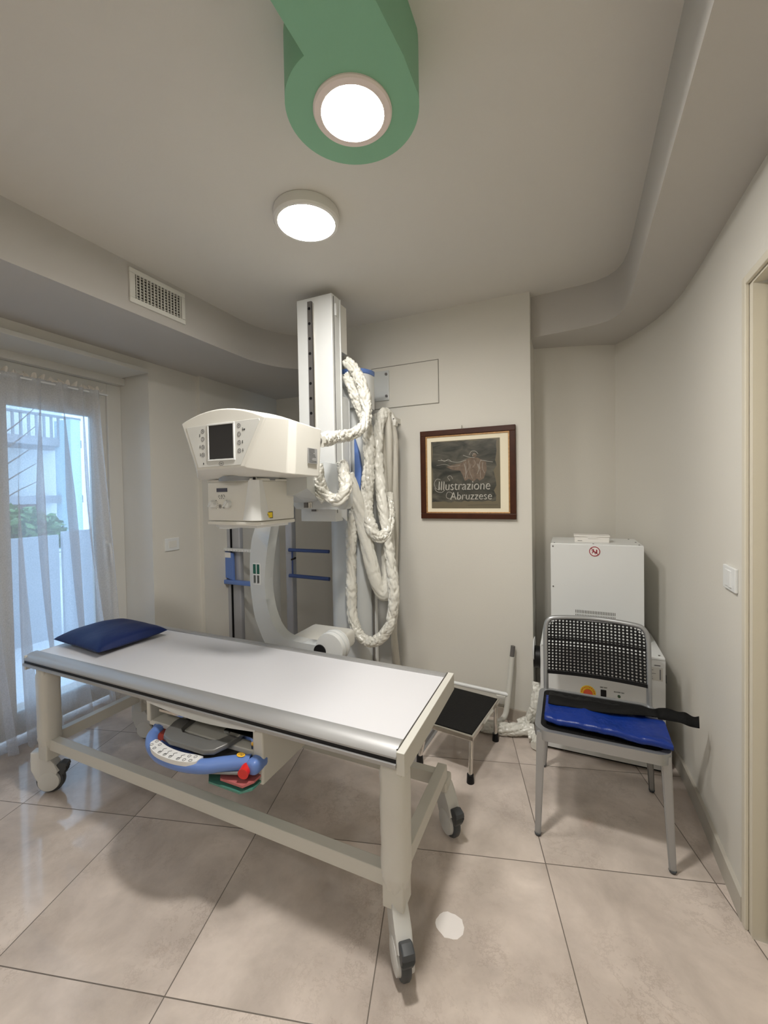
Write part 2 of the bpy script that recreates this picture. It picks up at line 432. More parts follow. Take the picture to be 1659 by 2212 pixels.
# right soffit, rounded corner above the alcove
sp = [(-0.21, 2.785), (-0.05, 2.768), (0.075, 2.755), (0.16, 2.738), (0.222, 2.705), (0.262, 2.65), (0.285, 2.575), (0.296, 2.47), (0.298, 2.36), (0.292, 2.0), (0.283, 1.57), (0.273, 1.05), (0.25, -1.9), (0.7, -1.9), (0.7, 3.4), (-0.21, 3.4)]
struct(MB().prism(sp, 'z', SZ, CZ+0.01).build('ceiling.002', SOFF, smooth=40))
# baseboards
b = MB()
bb = [(x-0.014, y) for x, y in curve[5:]]
b.prism(bb + curve[5:][::-1], 'z', 0, 0.085)
struct(b.build('baseboard_right', mat('skirting_paint', (0.50, 0.47, 0.41), 0.6), smooth=30))
struct(MB().box(-1.50, -0.20, 2.688, 2.70, 0, 0.075, bevel=0.002).build('baseboard_centre', mat('tile_skirting', (0.45, 0.40, 0.34), 0.35), smooth=0))
# hatch in the centre wall
b = MB()
for x0, x1, z0, z1 in ((-1.28, -0.78, 2.350, 2.354), (-1.28, -0.78, 2.058, 2.062), (-0.784, -0.780, 2.058, 2.354)): b.box(x0, x1, 2.6985, 2.701, z0, z1)
struct(b.build('trim_2', mat('hatch_joint', (0.22, 0.21, 0.18), 0.9), smooth=0))
struct(MB().box(-1.28, -0.786, 2.697, 2.701, 2.064, 2.348).build('trim_3', WALL, smooth=0))

# door on the right
d = struct(MB().box(0.575, 0.615, 0.80, 1.660, 0.008, 2.098, bevel=0.003).build('door_1', DOORM, smooth=0))
b = MB(); b.box(0.538, 0.62, 1.668, 1.72, 0, 2.12); b.box(0.538, 0.62, 0.79, 1.668, 2.104, 2.12)
struct(b.build('trim_4', JAMB, smooth=0))
b = MB(); b.box(0.526, 0.5375, 1.693, 1.722, 0, 2.14, bevel=0.003); b.box(0.526, 0.5375, 0.78, 1.693, 2.112, 2.14, bevel=0.003)
struct(b.build('trim_5', JAMB, smooth=0))
struct(MB().box(0.600, 0.64, 1.655, 1.672, 0, 2.11).build('trim_6', GAPM, smooth=0))

# ------------------------------------------------------------ window (french door) and outside
wf = MB()
wf.box(-3.12, -3.03, 1.93, 2.03, 0, 2.285, bevel=0.004)
wf.box(-3.12, -3.03, 0.56, 1.93, 2.205, 2.285, bevel=0.004)
wf.box(-3.12, -3.03, 0.55, 0.63, 0, 2.285, bevel=0.004)
win = struct(wf.build('window_1', WINF, smooth=0))
def sash(y0, y1):
    s_ = MB(); s_.box(-3.11, -3.05, y1-0.095, y1, 0.03, 2.20, bevel=0.006); s_.box(-3.11, -3.05, y0, y0+0.085, 0.03, 2.20, bevel=0.006)
    s_.box(-3.11, -3.05, y0+0.085, y1-0.095, 2.035, 2.20, bevel=0.006); s_.box(-3.11, -3.05, y0+0.085, y1-0.095, 0.03, 0.16, bevel=0.006)
    q = s_.build('window_frame', WINF, win, smooth=0)
    MB().box(-3.085, -3.078, y0+0.085, y1-0.095, 0.16, 2.075).build('pane', GLASS, q, smooth=0)
sash(0.635, 1.255); sash(1.265, 1.934)
h = MB(); h.box(-3.052, -3.040, 1.883, 1.913, 1.02, 1.155, bevel=0.004); h.tube([(-3.04, 1.898, 1.125), (-3.0, 1.898, 1.125), (-2.985, 1.898, 1.105), (-2.983, 1.90, 1.05), (-2.985, 1.90, 1.00)], 0.0105, sub=5)
h.build('door_handle', mat('white_handle', (0.75, 0.74, 0.70), 0.3), win)

# outside
struct(MB().box(-14, -3.25, -6, 16, -0.12, -0.02).build('terrace_ground', mat('terrace_paving', (0.75, 0.76, 0.78), 0.8, var=0.05), smooth=0))
fe = thing('balcony_fence', 'pale grey boarded fence standing outside behind the voile curtain', 'fence', (-5.0, 2.0, 0))
MB().box(-5.03, -4.99, -1.0, 2.62, -0.02, 1.07).build('fence_panel', mat('fence_boards', (0.50, 0.52, 0.56), 0.7, var=0.05, vscale=3), fe, smooth=0)
MB().box(-5.03, -4.99, 2.66, 5.4, -0.02, 1.10).build('fence_panel', mat('fence_boards', (0.42, 0.43, 0.46), 0.7), fe, smooth=0)
# hedge bits above the fence
def leafy(name, cx, cy, cz, rx, ry, rz, n, size, material, label, cat):
    m_ = MB()
    for _ in range(n):
        while True:
            q = Vector((random.uniform(-1, 1), random.uniform(-1, 1), random.uniform(-1, 1)))
            if q.length < 1: break
        p = Vector((cx+q.x*rx, cy+q.y*ry, cz+q.z*rz)); a = Vector((random.gauss(0, 1), random.gauss(0, 1), random.gauss(0, 1))).normalized()*size; b2 = a.cross(Vector((random.gauss(0, 1), random.gauss(0, 1), 1))).normalized()*size*0.5
        m_._add([p-a, p+b2, p+a, p-b2], [(0, 1, 2, 3)])
    return tag(m_.build(name, material, smooth=0), label, cat)
leafy('hedge', -5.6, 2.45, 1.02, 0.35, 0.55, 0.36, 2200, 0.06, mat('hedge_leaves', (0.17, 0.30, 0.10), 0.6, var=0.3, vscale=6), 'green leafy hedge showing above the fence outside the window', 'hedge')
# apartment building across the street
bl = thing('apartment_building', 'pale apartment building with balconies seen outside through the sheer curtain', 'building', (-11, 5, 0))
FAC = mat('white_facade', (0.80, 0.81, 0.80), 0.8, var=0.03, vscale=1)
MB().box(-14, -11.5, -4, 6.2, -0.02, 6.2).build('facade', FAC, bl, smooth=0)
MB().box(-11.5, -10.4, -4, 6.0, 2.62, 2.80).build('balcony_slab', mat('balcony_concrete', (0.35, 0.34, 0.35), 0.8), bl, smooth=0)
MB().box(-11.5, -10.4, -4, 6.0, 1.35, 1.52).build('balcony_slab', mat('balcony_concrete', (0.35, 0.34, 0.35), 0.8), bl, smooth=0)
r_ = MB(); r_.box(-10.45, -10.40, -4, 6.0, 3.26, 3.31)
y = -4.0
while y < 6.0: r_.box(-10.44, -10.41, y, y+0.045, 2.80, 3.27); y += 0.14
r_.build('railing', mat('grey_railing', (0.28, 0.29, 0.31), 0.5), bl, smooth=0)
for y0, z0, z1 in ((4.35, 0.25, 1.2), (5.05, 0.85, 1.32), (3.0, 0.25, 1.2)):
    MB().box(-11.52, -11.47, y0, y0+0.55, z0, z1).build('shutter', mat('brown_shutter', (0.30, 0.17, 0.13), 0.6), bl, smooth=0)
MB().box(-10.6, -10.0, 5.55, 5.75, 0.3, 3.2).build('corner_pillar', mat('pale_blue_wall', (0.55, 0.72, 0.78), 0.7), bl, smooth=0)
# bare tree in front of the building
tr = MB()
tr.tube([(-7.5, 3.05, 0), (-7.5, 3.1, 1.2), (-7.45, 3.0, 2.3)], 0.05, sub=5, n=8, taper=lambda t: 1-0.5*t)
for k in range(9):
    z0 = 1.3+0.12*k; s_ = (-1)**k
    tr.tube([(-7.5, 3.05, z0), (-7.45, 3.05+s_*0.3, z0+0.25), (-7.4, 3.0+s_*0.62, z0+0.42+0.02*k)], 0.014, sub=4, n=6, taper=lambda t: 1-0.7*t)
tag(tr.build('bare_tree', mat('bark', (0.16, 0.12, 0.10), 0.8)), 'thin bare tree with branches standing outside in front of the apartment building', 'tree')

# curtain
def curtain_fn(u, v):
    top = 2.205; bot = 0.015 + 0.02*math.sin(9*u)
    z = top + (bot-top)*v
    y_top = 0.60 + 1.245*u
    y_bot = 0.62 + 1.30*u
    ph = 2*PI*(12*u + 0.5*math.sin(5*u) + 0.28*v*math.sin(11*u+1.0))
    amp = 0.014 + 0.036*min(1, v*2.2)*(0.65+0.35*math.sin(7*u+2)) + 0.045*max(0, v-0.75)
    y = y_top + (y_bot-y_top)*v**2.0 + 0.012*math.sin(31*u+4*v) + (0.012+0.030*min(1, v*3))*math.cos(ph)*(0.7+0.5*math.sin(9*u+3*v))*min(1, (1-u)*8)
    x = -2.965 + amp*(math.sin(ph)+0.35*math.sin(2.3*ph+1.0)) + 0.035*v**3
    return Vector((x, y, z))
cu = thing('voile_curtain', 'sheer white voile curtain hanging over the glazed door at left', 'curtain', (-2.96, 1.2, 2.2))
c_ = MB().grid(curtain_fn, 420, 40); co = c_.build('voile', VOILE, cu, smooth=80)
def ruffle(u, v):
    y = 0.60 + 1.26*u
    return Vector((-2.965 + 0.012*math.sin(2*PI*34*u)+0.010*v*math.sin(2*PI*21*u+1), y, 2.200 + (0.020+0.014*math.sin(2*PI*27*u))*v))
MB().grid(ruffle, 500, 4).build('gathered_heading', mat('voile_heading', (0.62, 0.58, 0.52), 0.8), cu, smooth=80)
MB().cyl((-2.975, 0.56, 2.188), (-2.975, 1.90, 2.188), 0.006, n=10).build('curtain_rod', WHITE, cu)

# ------------------------------------------------------------ lights
gd = thing('green_ceiling_duct', 'green painted duct hanging from the ceiling with a round end', 'duct', (-0.53, 1.028, CZ))
cx, cy, R = -0.53, 1.028, 0.182
pts = [(-0.640, -0.60), (-0.566, 0.72), (-0.566, 0.842)]
n = 44; A1 = math.radians(8)
start = 2*PI + math.atan2(0.8496-cy, -0.566-cx)   # clockwise from the notch round the end
for k in range(n+1):
    a = start + (A1-start)*k/n
    pts.append((cx+R*math.cos(a), cy+R*math.sin(a)))
pts += [(-0.350, 0.95), (-0.366, 0.80), (-0.395, 0.40), (-0.44, -0.60)]
MB().prism(pts, 'z', 2.512, CZ+0.004).build('duct_body', GREEN, gd, smooth=40)
rg = MB().lathe([(0.082, 2.508), (0.086, 2.503), (0.104, 2.5035), (0.108, 2.508), (0.108, 2.514), (0.082, 2.514)], Matrix.Translation((cx, cy, 0)), 64)
rg.build('trim_ring', RINGM, gd)
dl = MB().prism(circ(cx, cy, 0.084, 48), 'z', 2.5065, 2.512); dl.build('diffuser', LAMP1, gd, smooth=0)
# fine honeycomb guard round the edge of the diffuser
g_ = MB()
for i in range(-12, 13):
    for j in range(-14, 15):
        x = i*0.0068+(j % 2)*0.0034; y = j*0.0059; rr = math.hypot(x, y)
        if 0.058 < rr < 0.080: g_.prism(circ(cx+x, cy+y, 0.0011, 6), 'z', 2.5055, 2.5064)
g_.build('guard_dots', mat('grey_dots', (0.35, 0.35, 0.35), 0.5), gd, smooth=0)

sl = thing('surface_or_fill_lamp', 'round white surface lamp mounted on the ceiling near the machine column', 'lamp', (-1.02, 1.53, CZ))
MB().lathe([(0.0, 2.679), (0.138, 2.679), (0.140, 2.670), (0.140, 2.640), (0.134, 2.632), (0.122, 2.631), (0.121, 2.636), (0.0, 2.636)], Matrix.Translation((-1.02, 1.525, 0)), 64).build('lamp_body', mat('lamp_white', (0.72, 0.70, 0.66), 0.4), sl)
MB().prism(circ(-1.02, 1.525, 0.1215, 64), 'z', 2.6315, 2.6355).build('diffuser', LAMP2, sl, smooth=0)

def fill_lamp(x, y, z, label, r=0.12, mt=None):  # unseen lamps, added behind the camera to brighten the room
    t = thing('surface_or_fill_lamp', label, 'lamp', (x, y, CZ))
    MB().lathe([(0.0, z+0.048), (r*1.16, z+0.048), (r*1.16, z+0.008), (r*1.1, z), (r*1.02, z-0.001), (r*1.01, z+0.004), (0.0, z+0.004)], Matrix.Translation((x, y, 0)), 48).build('lamp_body', mat('lamp_white', (0.72, 0.70, 0.66), 0.4), t)
    MB().prism(circ(x, y, r, 48), 'z', z, z+0.0035).build('diffuser', mt or LAMP2, t, smooth=0)
fill_lamp(-1.75, -0.75, CZ-0.049, 'added unseen round fill lamp on the ceiling behind the camera towards the left', 0.14, LAMP_FILL)
fill_lamp(-0.25, -1.15, CZ-0.049, 'added unseen round fill lamp on the ceiling behind the camera near the door side', 0.14, LAMP_FILL)

# ------------------------------------------------------------ air vent, switches
v = thing('air_vent', 'white rectangular air vent grille set in the left ceiling soffit', 'vent', (-2.06, 1.61, 2.565))
b = MB(); y0, y1, z0, z1 = 1.440, 1.778, 2.476, 2.654
X0, X1 = -2.06, -2.049
b.box(X0, X1, y0, y1, z0, z0+0.026, bevel=0.003); b.box(X0, X1, y0, y1, z1-0.026, z1, bevel=0.003)
b.box(X0, X1, y0, y0+0.030, z0+0.026, z1-0.026, bevel=0.003); b.box(X0, X1, y1-0.024, y1, z0+0.026, z1-0.026, bevel=0.003)
b.build('vent_frame', WHITE2, v, smooth=0)
MB().box(-2.0595, -2.0585, y0+0.03, y1-0.024, z0+0.026, z1-0.026).build('dark_recess', GAPM, v, smooth=0)
b = MB()
for k in range(14):
    yy = y0+0.036+k*0.0205; b.box(-2.058, -2.050, yy, yy+0.0045, z0+0.026, z1-0.026)
for k in range(8):
    zz = z0+0.034+k*0.0155; b.box(-2.0584, -2.0560, y0+0.03, y1-0.024, zz, zz+0.003)
b.build('louvre', WHITE2, v, smooth=0)

sw = thing('light_switch', 'white light switch plate on the right wall beside the door frame', 'light switch', (0.537, 1.84, 1.14))
MB().box(0.527, 0.5372, 1.785, 1.905, 1.095, 1.180, bevel=0.003).build('plate', WHITE, sw, smooth=0)
MB().box(0.522, 0.529, 1.815, 1.842, 1.108, 1.168, bevel=0.002).build('rocker', WHITE, sw, smooth=0)
MB().box(0.5235, 0.529, 1.846, 1.873, 1.108, 1.168, bevel=0.002).build('rocker', WHITE, sw, smooth=0)
sk = thing('wall_socket', 'white blank socket plate on the left wall beside the window reveal', 'wall socket', (LWX, 2.19, 1.10))
MB().box(LWX-0.0005, LWX+0.009, 2.125, 2.245, 1.055, 1.150, bevel=0.003).build('plate', WHITE, sk, smooth=0)
MB().box(LWX+0.008, LWX+0.011, 2.152, 2.220, 1.078, 1.128, bevel=0.001).build('insert', WHITE2, sk, smooth=0)

# ------------------------------------------------------------ framed picture
pf = thing('framed_picture', 'framed chalk drawing with white lettering in a dark walnut frame on the wall', 'picture', (-0.60, 2.70, 1.58))
px0, px1, pz0, pz1 = -0.912, -0.289, 1.283, 1.874
def frame_ring(m_, x0, x1, z0, z1, w, ya, yb, wz=None, bev=0.0):
    m_.box(x0, x1, ya, yb, z0, z0+w, bevel=bev); m_.box(x0, x1, ya, yb, z1-w, z1, bevel=bev)
    m_.box(x0, x0+w, ya, yb, z0+w*0.98, z1-w*0.98, bevel=bev); m_.box(x1-w, x1, ya, yb, z0+w*0.98, z1-w*0.98, bevel=bev)
b = MB(); frame_ring(b, px0, px1, pz0, pz1, 0.036, 2.675, 2.699, bev=0.003); b.build('frame', WOOD, pf, smooth=0)
b = MB(); frame_ring(b, px0+0.036, px1-0.036, pz0+0.036, pz1-0.036, 0.0095, 2.681, 2.697, bev=0.002); b.build('gilt_liner', GILT, pf, smooth=0)
MB().box(px0+0.044, px1-0.044, 2.688, 2.697, pz0+0.044, pz1-0.044).build('passepartout', MATB, pf, smooth=0)
ax0, ax1, az0, az1 = -0.838, -0.385, 1.352, 1.800
aw = MB().box(ax0, ax1, 2.6865, 2.688, az0, az1).build('drawing', BROWNP, pf, smooth=0)
# rough edged dark ground
pp = []
rnd = random.Random(3)
for k in range(20): pp.append((ax0+0.004+0.42*k/19, az0+0.045+rnd.uniform(-0.006, 0.006)))
for k in range(12): pp.append((ax1-0.032+rnd.uniform(-0.010, 0.014), az0+0.05+0.385*(k+1)/12))
for k in range(20): pp.append((ax1-0.04-0.41*k/19, az1-0.006+rnd.uniform(-0.004, 0.004)))
for k in range(8): pp.append((ax0+0.004+rnd.uniform(-0.003, 0.008), az1-0.03-0.34*k/8))
MB().prism(pp, 'y', 2.6858, 2.6866).build('dark_ground', ART, aw, smooth=0)
# loose chalk figure: cloaked standing person with arms spread, pole over the shoulders
ch = MB()
fx, fz = -0.555, 1.66
cloak = [(-0.735, 1.628), (-0.68, 1.642), (-0.63, 1.650), (-0.600, 1.672), (-0.575, 1.682), (-0.525, 1.680), (-0.495, 1.662), (-0.472, 1.650), (-0.468, 1.60), (-0.488, 1.545), (-0.515, 1.530), (-0.53, 1.545), (-0.555, 1.525), (-0.585, 1.545), (-0.610, 1.530), (-0.625, 1.57), (-0.640, 1.60), (-0.69, 1.605)]
ch.prism(cloak, 'y', 2.6855, 2.6859)
ch.prism(circ(-0.545, 1.697, 0.014, 14), 'y', 2.6855, 2.6859)
ch.build('cloaked_figure', CHALKB, aw, smooth=0)
ch = MB(); rnd = random.Random(5)
def stroke(m_, p, w=0.0016):
    m_.tube([(x, 2.6854, z) for x, z in p], w, n=6, sub=4, sx=0.25, up=(0, 1, 0))
for k in range(9):
    x = -0.615+0.016*k+rnd.uniform(-0.005, 0.005); t_ = 1.672-rnd.uniform(0, 0.035); d_ = rnd.uniform(0.05, 0.11); stroke(ch, [(x, t_), (x+0.012*rnd.uniform(-1, 1), t_-d_/2), (x+0.016*rnd.uniform(-1, 1), t_-d_)], rnd.uniform(0.0006, 0.0016))
stroke(ch, [(-0.79, 1.672), (-0.72, 1.668), (-0.66, 1.655), (-0.60, 1.668)]); stroke(ch, [(-0.77, 1.680), (-0.745, 1.665), (-0.72, 1.678), (-0.695, 1.66)])
stroke(ch, [(-0.505, 1.662), (-0.47, 1.655), (-0.43, 1.648)]); stroke(ch, [(-0.62, 1.70), (-0.58, 1.685), (-0.545, 1.68)])
stroke(ch, [(-0.560, 1.690), (-0.552, 1.708), (-0.540, 1.700)], 0.0012); stroke(ch, [(-0.58, 1.70), (-0.566, 1.722), (-0.54, 1.722), (-0.522, 1.704)])
stroke(ch, [(-0.80, 1.64), (-0.74, 1.645), (-0.70, 1.63), (-0.64, 1.635)], 0.001)
ch.build('chalk_strokes', CHALK, aw, smooth=30)
text_obj('lettering', 'Illustrazione', 0.086, face_my(-0.622, 2.6850, 1.500), CHALKW, aw, shear=0.10, xscale=0.83, bold=-0.0012)
text_obj('lettering', 'Illustrazione', 0.086, face_my(-0.6195, 2.6849, 1.4975), CHALK, aw, shear=0.10, xscale=0.83, bold=-0.0016)
text_obj('lettering', 'Abruzzese', 0.072, face_my(-0.575, 2.6850, 1.432), CHALKW, aw, shear=0.10, xscale=0.90, bold=-0.0010)
text_obj('lettering', 'Abruzzese', 0.072, face_my(-0.5728, 2.6849, 1.430), CHALK, aw, shear=0.10, xscale=0.90, bold=-0.0013)
for fl_ in ([(-0.775, 1.545), (-0.80, 1.548), (-0.818, 1.52), (-0.806, 1.485), (-0.78, 1.478), (-0.785, 1.505)], [(-0.745, 1.475), (-0.77, 1.458), (-0.805, 1.468), (-0.815, 1.49)], [(-0.70, 1.41), (-0.735, 1.425), (-0.728, 1.458), (-0.70, 1.455), (-0.69, 1.43)], [(-0.71, 1.535), (-0.725, 1.560), (-0.705, 1.568), (-0.69, 1.545)]):
    st = MB(); stroke(st, fl_, 0.0016); st.build('flourish', CHALK, aw, smooth=30)
st = MB(); stroke(st, [(-0.59, 1.372), (-0.50, 1.375), (-0.40, 1.374)], 0.0006); st.build('pencil_line', INK, aw, smooth=30)
MB().tube([(-0.632, 2.698, 1.874), (-0.627, 2.694, 1.898), (-0.622, 2.698, 1.874)], 0.0012, n=6, sub=4).build('hanging_hook', CHROME, pf)

# ------------------------------------------------------------ examination table
et = thing('examination_table', 'long white examination table with aluminium edge rails on wheeled frame', 'table', (-1.45, 1.41, 0))
tx0, tx1, ty0, ty1, tz = -2.445, -0.470, 1.112, 1.706, 0.700
MB().box(tx0+0.01, tx1-0.002, ty0+0.05, ty1-0.05, tz-0.030, tz-0.004, bevel=0.001).build('tabletop', LAMINATE, et, smooth=0)
def rail(y_out, sgn):
    prof = []
    # (offset inwards from the outer edge, z)
    pr_ = [(0.062, -0.004), (0.060, 0.001), (0.050, 0.002), (0.030, 0.000), (0.014, -0.006), (0.005, -0.015), (0.001, -0.022), (0.003, -0.029), (0.006, -0.030), (0.006, -0.041), (-0.004, -0.042), (-0.004, -0.053), (0.050, -0.052), (0.062, -0.030)]
    poly = [(y_out+sgn*o, tz+z) for o, z in pr_]
    return MB().prism(poly, 'x', tx0, tx1)
rail(ty0, 1).build('edge_rail', ALU, et, smooth=30); rail(ty1, -1).build('edge_rail', ALU, et, smooth=30)
for yy in (ty0+0.0035, ty1-0.0065): MB().box(tx0+0.002, tx1-0.002, yy, yy+0.003, tz-0.0415, tz-0.030).build('groove_strip', BLACK, et, smooth=0)
for xa, xb in ((tx1-0.001, tx1+0.026), (tx0-0.004, tx0+0.012)):
    MB().box(xa, xb, ty0+0.004, ty1-0.004, tz-0.075, tz-0.006, bevel=0.002).build('end_plate', FRAMEP, et, smooth=0)
MB().box(tx1-0.003, tx1+0.0015, ty0+0.012, ty1-0.012, tz-0.0062, tz-0.0045).build('seam', GAPM, et, smooth=0)
LX = (-0.497, -2.352); LY = (1.168, 1.655)
for yy in LY: MB().box(LX[1], LX[0], yy-0.020, yy+0.020, 0.235, 0.287, bevel=0.002).build('long_crossbar', FRAMEP, et, smooth=0)
for xx in LX: MB().box(xx-0.020, xx+0.020, LY[0]-0.03, (1.690 if xx > -1 else LY[1]+0.03), 0.245, 0.300, bevel=0.002).build('short_crossbar', FRAMEP, et, smooth=0)
for yy in (1.14, 1.63): MB().box(tx0+0.05, tx1-0.03, yy, yy+0.045, tz-0.075, tz-0.045).build('under_frame', FRAMEP, et, smooth=0)
def leg_bag(x, y, seed, wx=0.044, wy=0.043, zt=0.645, zb=0.225):
    def fn(u, v):
        a = 2*PI*u; z = zt + (zb-zt)*v
        bul = 0.80 + 0.22*min(1, v*9) - 0.30*max(0, v-0.86)/0.14
        bul *= 1 + 0.045*noise.noise(Vector((math.cos(a)*1.5+seed, math.sin(a)*1.5, v*7))) + (0.10*noise.noise(Vector((math.cos(a)*3+seed, math.sin(a)*3, v*26))) if v > 0.84 or v < 0.06 else 0)
        c, s_ = math.cos(a), math.sin(a); k = (abs(c)**4+abs(s_)**4)**-0.25
        k = 0.55*k+0.45*1.05
        return Vector((x+wx*c*k*bul, y+wy*s_*k*bul, z))
    return fn
for i, xx in enumerate(LX):
    for j, yy in enumerate(LY):
        if i == 0 and j == 1: continue      # the photo shows no upright at this corner
        lg = MB().box(xx-0.035, xx+0.035, yy-0.035, yy+0.035, 0.185, tz-0.05, bevel=0.004).build('leg', FRAMEP, et, smooth=0)
        MB().grid(leg_bag(xx, yy, 3.1*i+7*j), 40, 60, True).build('plastic_sleeve', BAG, lg, smooth=60)
def caster(x, y, heading, part_parent):
    # x,y = stem position; wheel trails along heading
    e = part_parent
    d_ = Vector((math.cos(heading), math.sin(heading), 0)); s_ = Vector((-d_.y, d_.x, 0))
    M = Matrix(((d_.x, s_.x, 0, x), (d_.y, s_.y, 0, y), (0, 0, 1, 0), (0, 0, 0, 1)))
    wx, wz, R_w = 0.030, 0.0625, 0.0625
    # fork housing: teardrop side profile, thick
    prof = [(-0.045, 0.215), (0.012, 0.215), (0.030, 0.185), (0.055, 0.150), (0.078, 0.110), (0.060, 0.098), (0.036, 0.060), (0.010, 0.040), (-0.012, 0.055), (-0.030, 0.085), (-0.043, 0.130), (-0.048, 0.175)]
    h_ = MB(); h_.prism(prof, 'y', -0.026, 0.026, M, bevel=0.007, seg=3)
    o = h_.build('caster', TRANSL, e, smooth=40)
    Wm = M @ Matrix.Translation((wx, 0, wz)) @ Matrix.Rotation(PI/2, 4, 'X')
    MB().lathe([(0.046, -0.015), (0.058, -0.0145), (0.0625, -0.008), (0.0625, 0.008), (0.058, 0.0145), (0.046, 0.015)], Wm, 40).build('tyre', GRUB, o)
    MB().lathe([(0.0, -0.032), (0.030, -0.031), (0.047, -0.027), (0.049, -0.015), (0.049, 0.015), (0.047, 0.027), (0.030, 0.031), (0.0, 0.032)], Wm, 40).build('hub_cap', TRANSL, o)
    pd = [(0.060, 0.135), (0.082, 0.148), (0.108, 0.140), (0.112, 0.125), (0.098, 0.112), (0.104, 0.100), (0.094, 0.083), (0.080, 0.088), (0.072, 0.106)]
    MB().prism(pd, 'y', -0.020, 0.020, M, bevel=0.006, seg=3).build('brake_pedal', GRUB, o, smooth=40)
def R(a): return math.radians(a)
caster(-0.490, 1.160, R(-52), et); caster(-0.490, 1.712, R(-42), et)
MB().box(-0.522, -0.470, 1.655, 1.735, 0.196, 0.245, bevel=0.008).build('caster_mount', FRAMEP, et, smooth=0)
caster(-2.395, 1.160, R(35), et); caster(-2.372, 1.66, R(20), et)

# pillow
pl = MB()
def pillow(u, v):
    # closed in u (around the section), v across the width
    a = 2*PI*u
    c, s_ = math.cos(a), math.sin(a)
    w = (v-0.5)*2
    ed = max(0.0, 1-abs(w)**5)**0.5
    yy = 0.178*(abs(c)**0.72)*(1 if c > 0 else -1)
    yy *= 1-0.03*(1-abs(w))
    h_ = 0.047*(abs(s_)**1.0)*(1 if s_ > 0 else -0.5)*ed
    h_ *= 1+0.12*noise.noise(Vector((w*2, yy*10, 0.3)))
    xx = 0.212*w*(1-0.02*(1-abs(c)))
    return Vector((xx, yy, 0.024+h_))
pl.grid(pillow, 48, 41, True)
po = pl.build('pillow', NAVY, smooth=70)
po.location = (-2.245, 1.418, 0.7025); po.rotation_euler = (0, R(0.0), R(-4))
tag(po, 'flat dark navy pillow with pointed corners lying on the left end of the table', 'pillow')

# ------------------------------------------------------------ x-ray machine
xm = thing('x_ray_machine', 'white x-ray machine with tall column, console head, swing arm and cassette drawer', 'x-ray machine', (-1.35, 2.25, 0))
# base column
def rsec(x0, x1, y0, y1, r, n=8):
    out = []
    for cx_, cy_, a0_ in ((x1-r, y0+r, -PI/2), (x1-0.01, y1-0.01, 0), (x0+0.01, y1-0.01, PI/2), (x0+r, y0+r, PI)):
        rr = r if a0_ in (-PI/2, PI) else 0.01
        for k in range(n+1):
            a = a0_+PI/2*k/n; out.append((cx_+rr*math.cos(a), cy_+rr*math.sin(a)))
    return out
MB().prism(rsec(-1.445, -1.150, 2.315, 2.43, 0.09), 'z', 0.0, 2.03).build('base_column', WGREY, xm, smooth=40)
MB().prism(rsec(-1.455, -1.135, 2.29, 2.44, 0.10), 'z', 2.00, 2.215, bevel=0.003).build('column_head', WHITE, xm, smooth=40)
MB().prism(rsec(-1.458, -1.132, 2.287, 2.443, 0.10), 'z', 2.215, 2.245, bevel=0.008, seg=3).build('column_cap', BLUE, xm, smooth=40)
b = MB(); b.box(-1.149, -1.142, 2.375, 2.395, 0.0, 1.95); b.build('side_slot', DARKST, xm, smooth=0)
MB().box(-1.15, -1.136, 2.398, 2.43, 0.0, 1.96, bevel=0.002).build('side_channel', WHITE, xm, smooth=0)
# bracket to the wall
br = MB(); br.box(-1.30, -1.14, 2.685, 2.700, 2.115, 2.325, bevel=0.004)
br.prism([(2.43, 2.315), (2.69, 2.315), (2.69, 2.12), (2.60, 2.20), (2.43, 2.24)], 'x', -1.285, -1.275)
bk = br.build('wall_bracket', WGREY, xm, smooth=0)
for zz in (2.145, 2.298): MB().cyl((-1.158, 2.686, zz), (-1.158, 2.679, zz), 0.010, n=6).build('bolt', DARKST, bk, smooth=0)
# mast in front of the base column
mast = MB().box(-1.474, -1.232, 2.08, 2.167, 1.30, 2.622, bevel=0.003).build('mast', WHITE, xm, smooth=0)
MB().box(-1.470, -1.226, 2.167, 2.176, 1.42, 2.618, bevel=0.001).build('mast_back_plate', WHITE, mast, smooth=0)
MB().box(-1.45, -1.232, 2.176, 2.255, 2.315, 2.600, bevel=0.003).build('pulley_box', WHITE2, mast, smooth=0)
MB().box(-1.460, -1.232, 2.176, 2.262, 1.39, 2.05, bevel=0.003).build('counterweight_cover', WHITE, mast, smooth=0)
MB().box(-1.2325, -1.2285, 2.262, 2.272, 1.58, 2.04, bevel=0.001).build('cover_edge', WHITE, mast, smooth=0)
b = MB(); b.box(-1.390, -1.362, 2.066, 2.081, 1.36, 2.595); b.build('guide_rail', DARKST, mast, smooth=0)
b = MB(); b.box(-1.360, -1.352, 2.070, 2.081, 1.36, 2.585, bevel=0.002); b.build('rail_lip', CHROME, mast, smooth=0)
for k in range(14): MB().cyl((-1.377, 2.0658, 2.553-0.0875*k), (-1.377, 2.0640, 2.553-0.0875*k), 0.0085, n=14).build('rail_screw_hole', BLACK, mast, smooth=0)
MB().box(-1.2325, -1.222, 2.112, 2.130, 2.505, 2.575, bevel=0.001).build('cable_bracket', WHITE, mast, smooth=0)
MB().box(-1.2322, -1.2300, 2.098, 2.101, 1.35, 2.61).build('panel_joint', GAPM, mast, smooth=0)
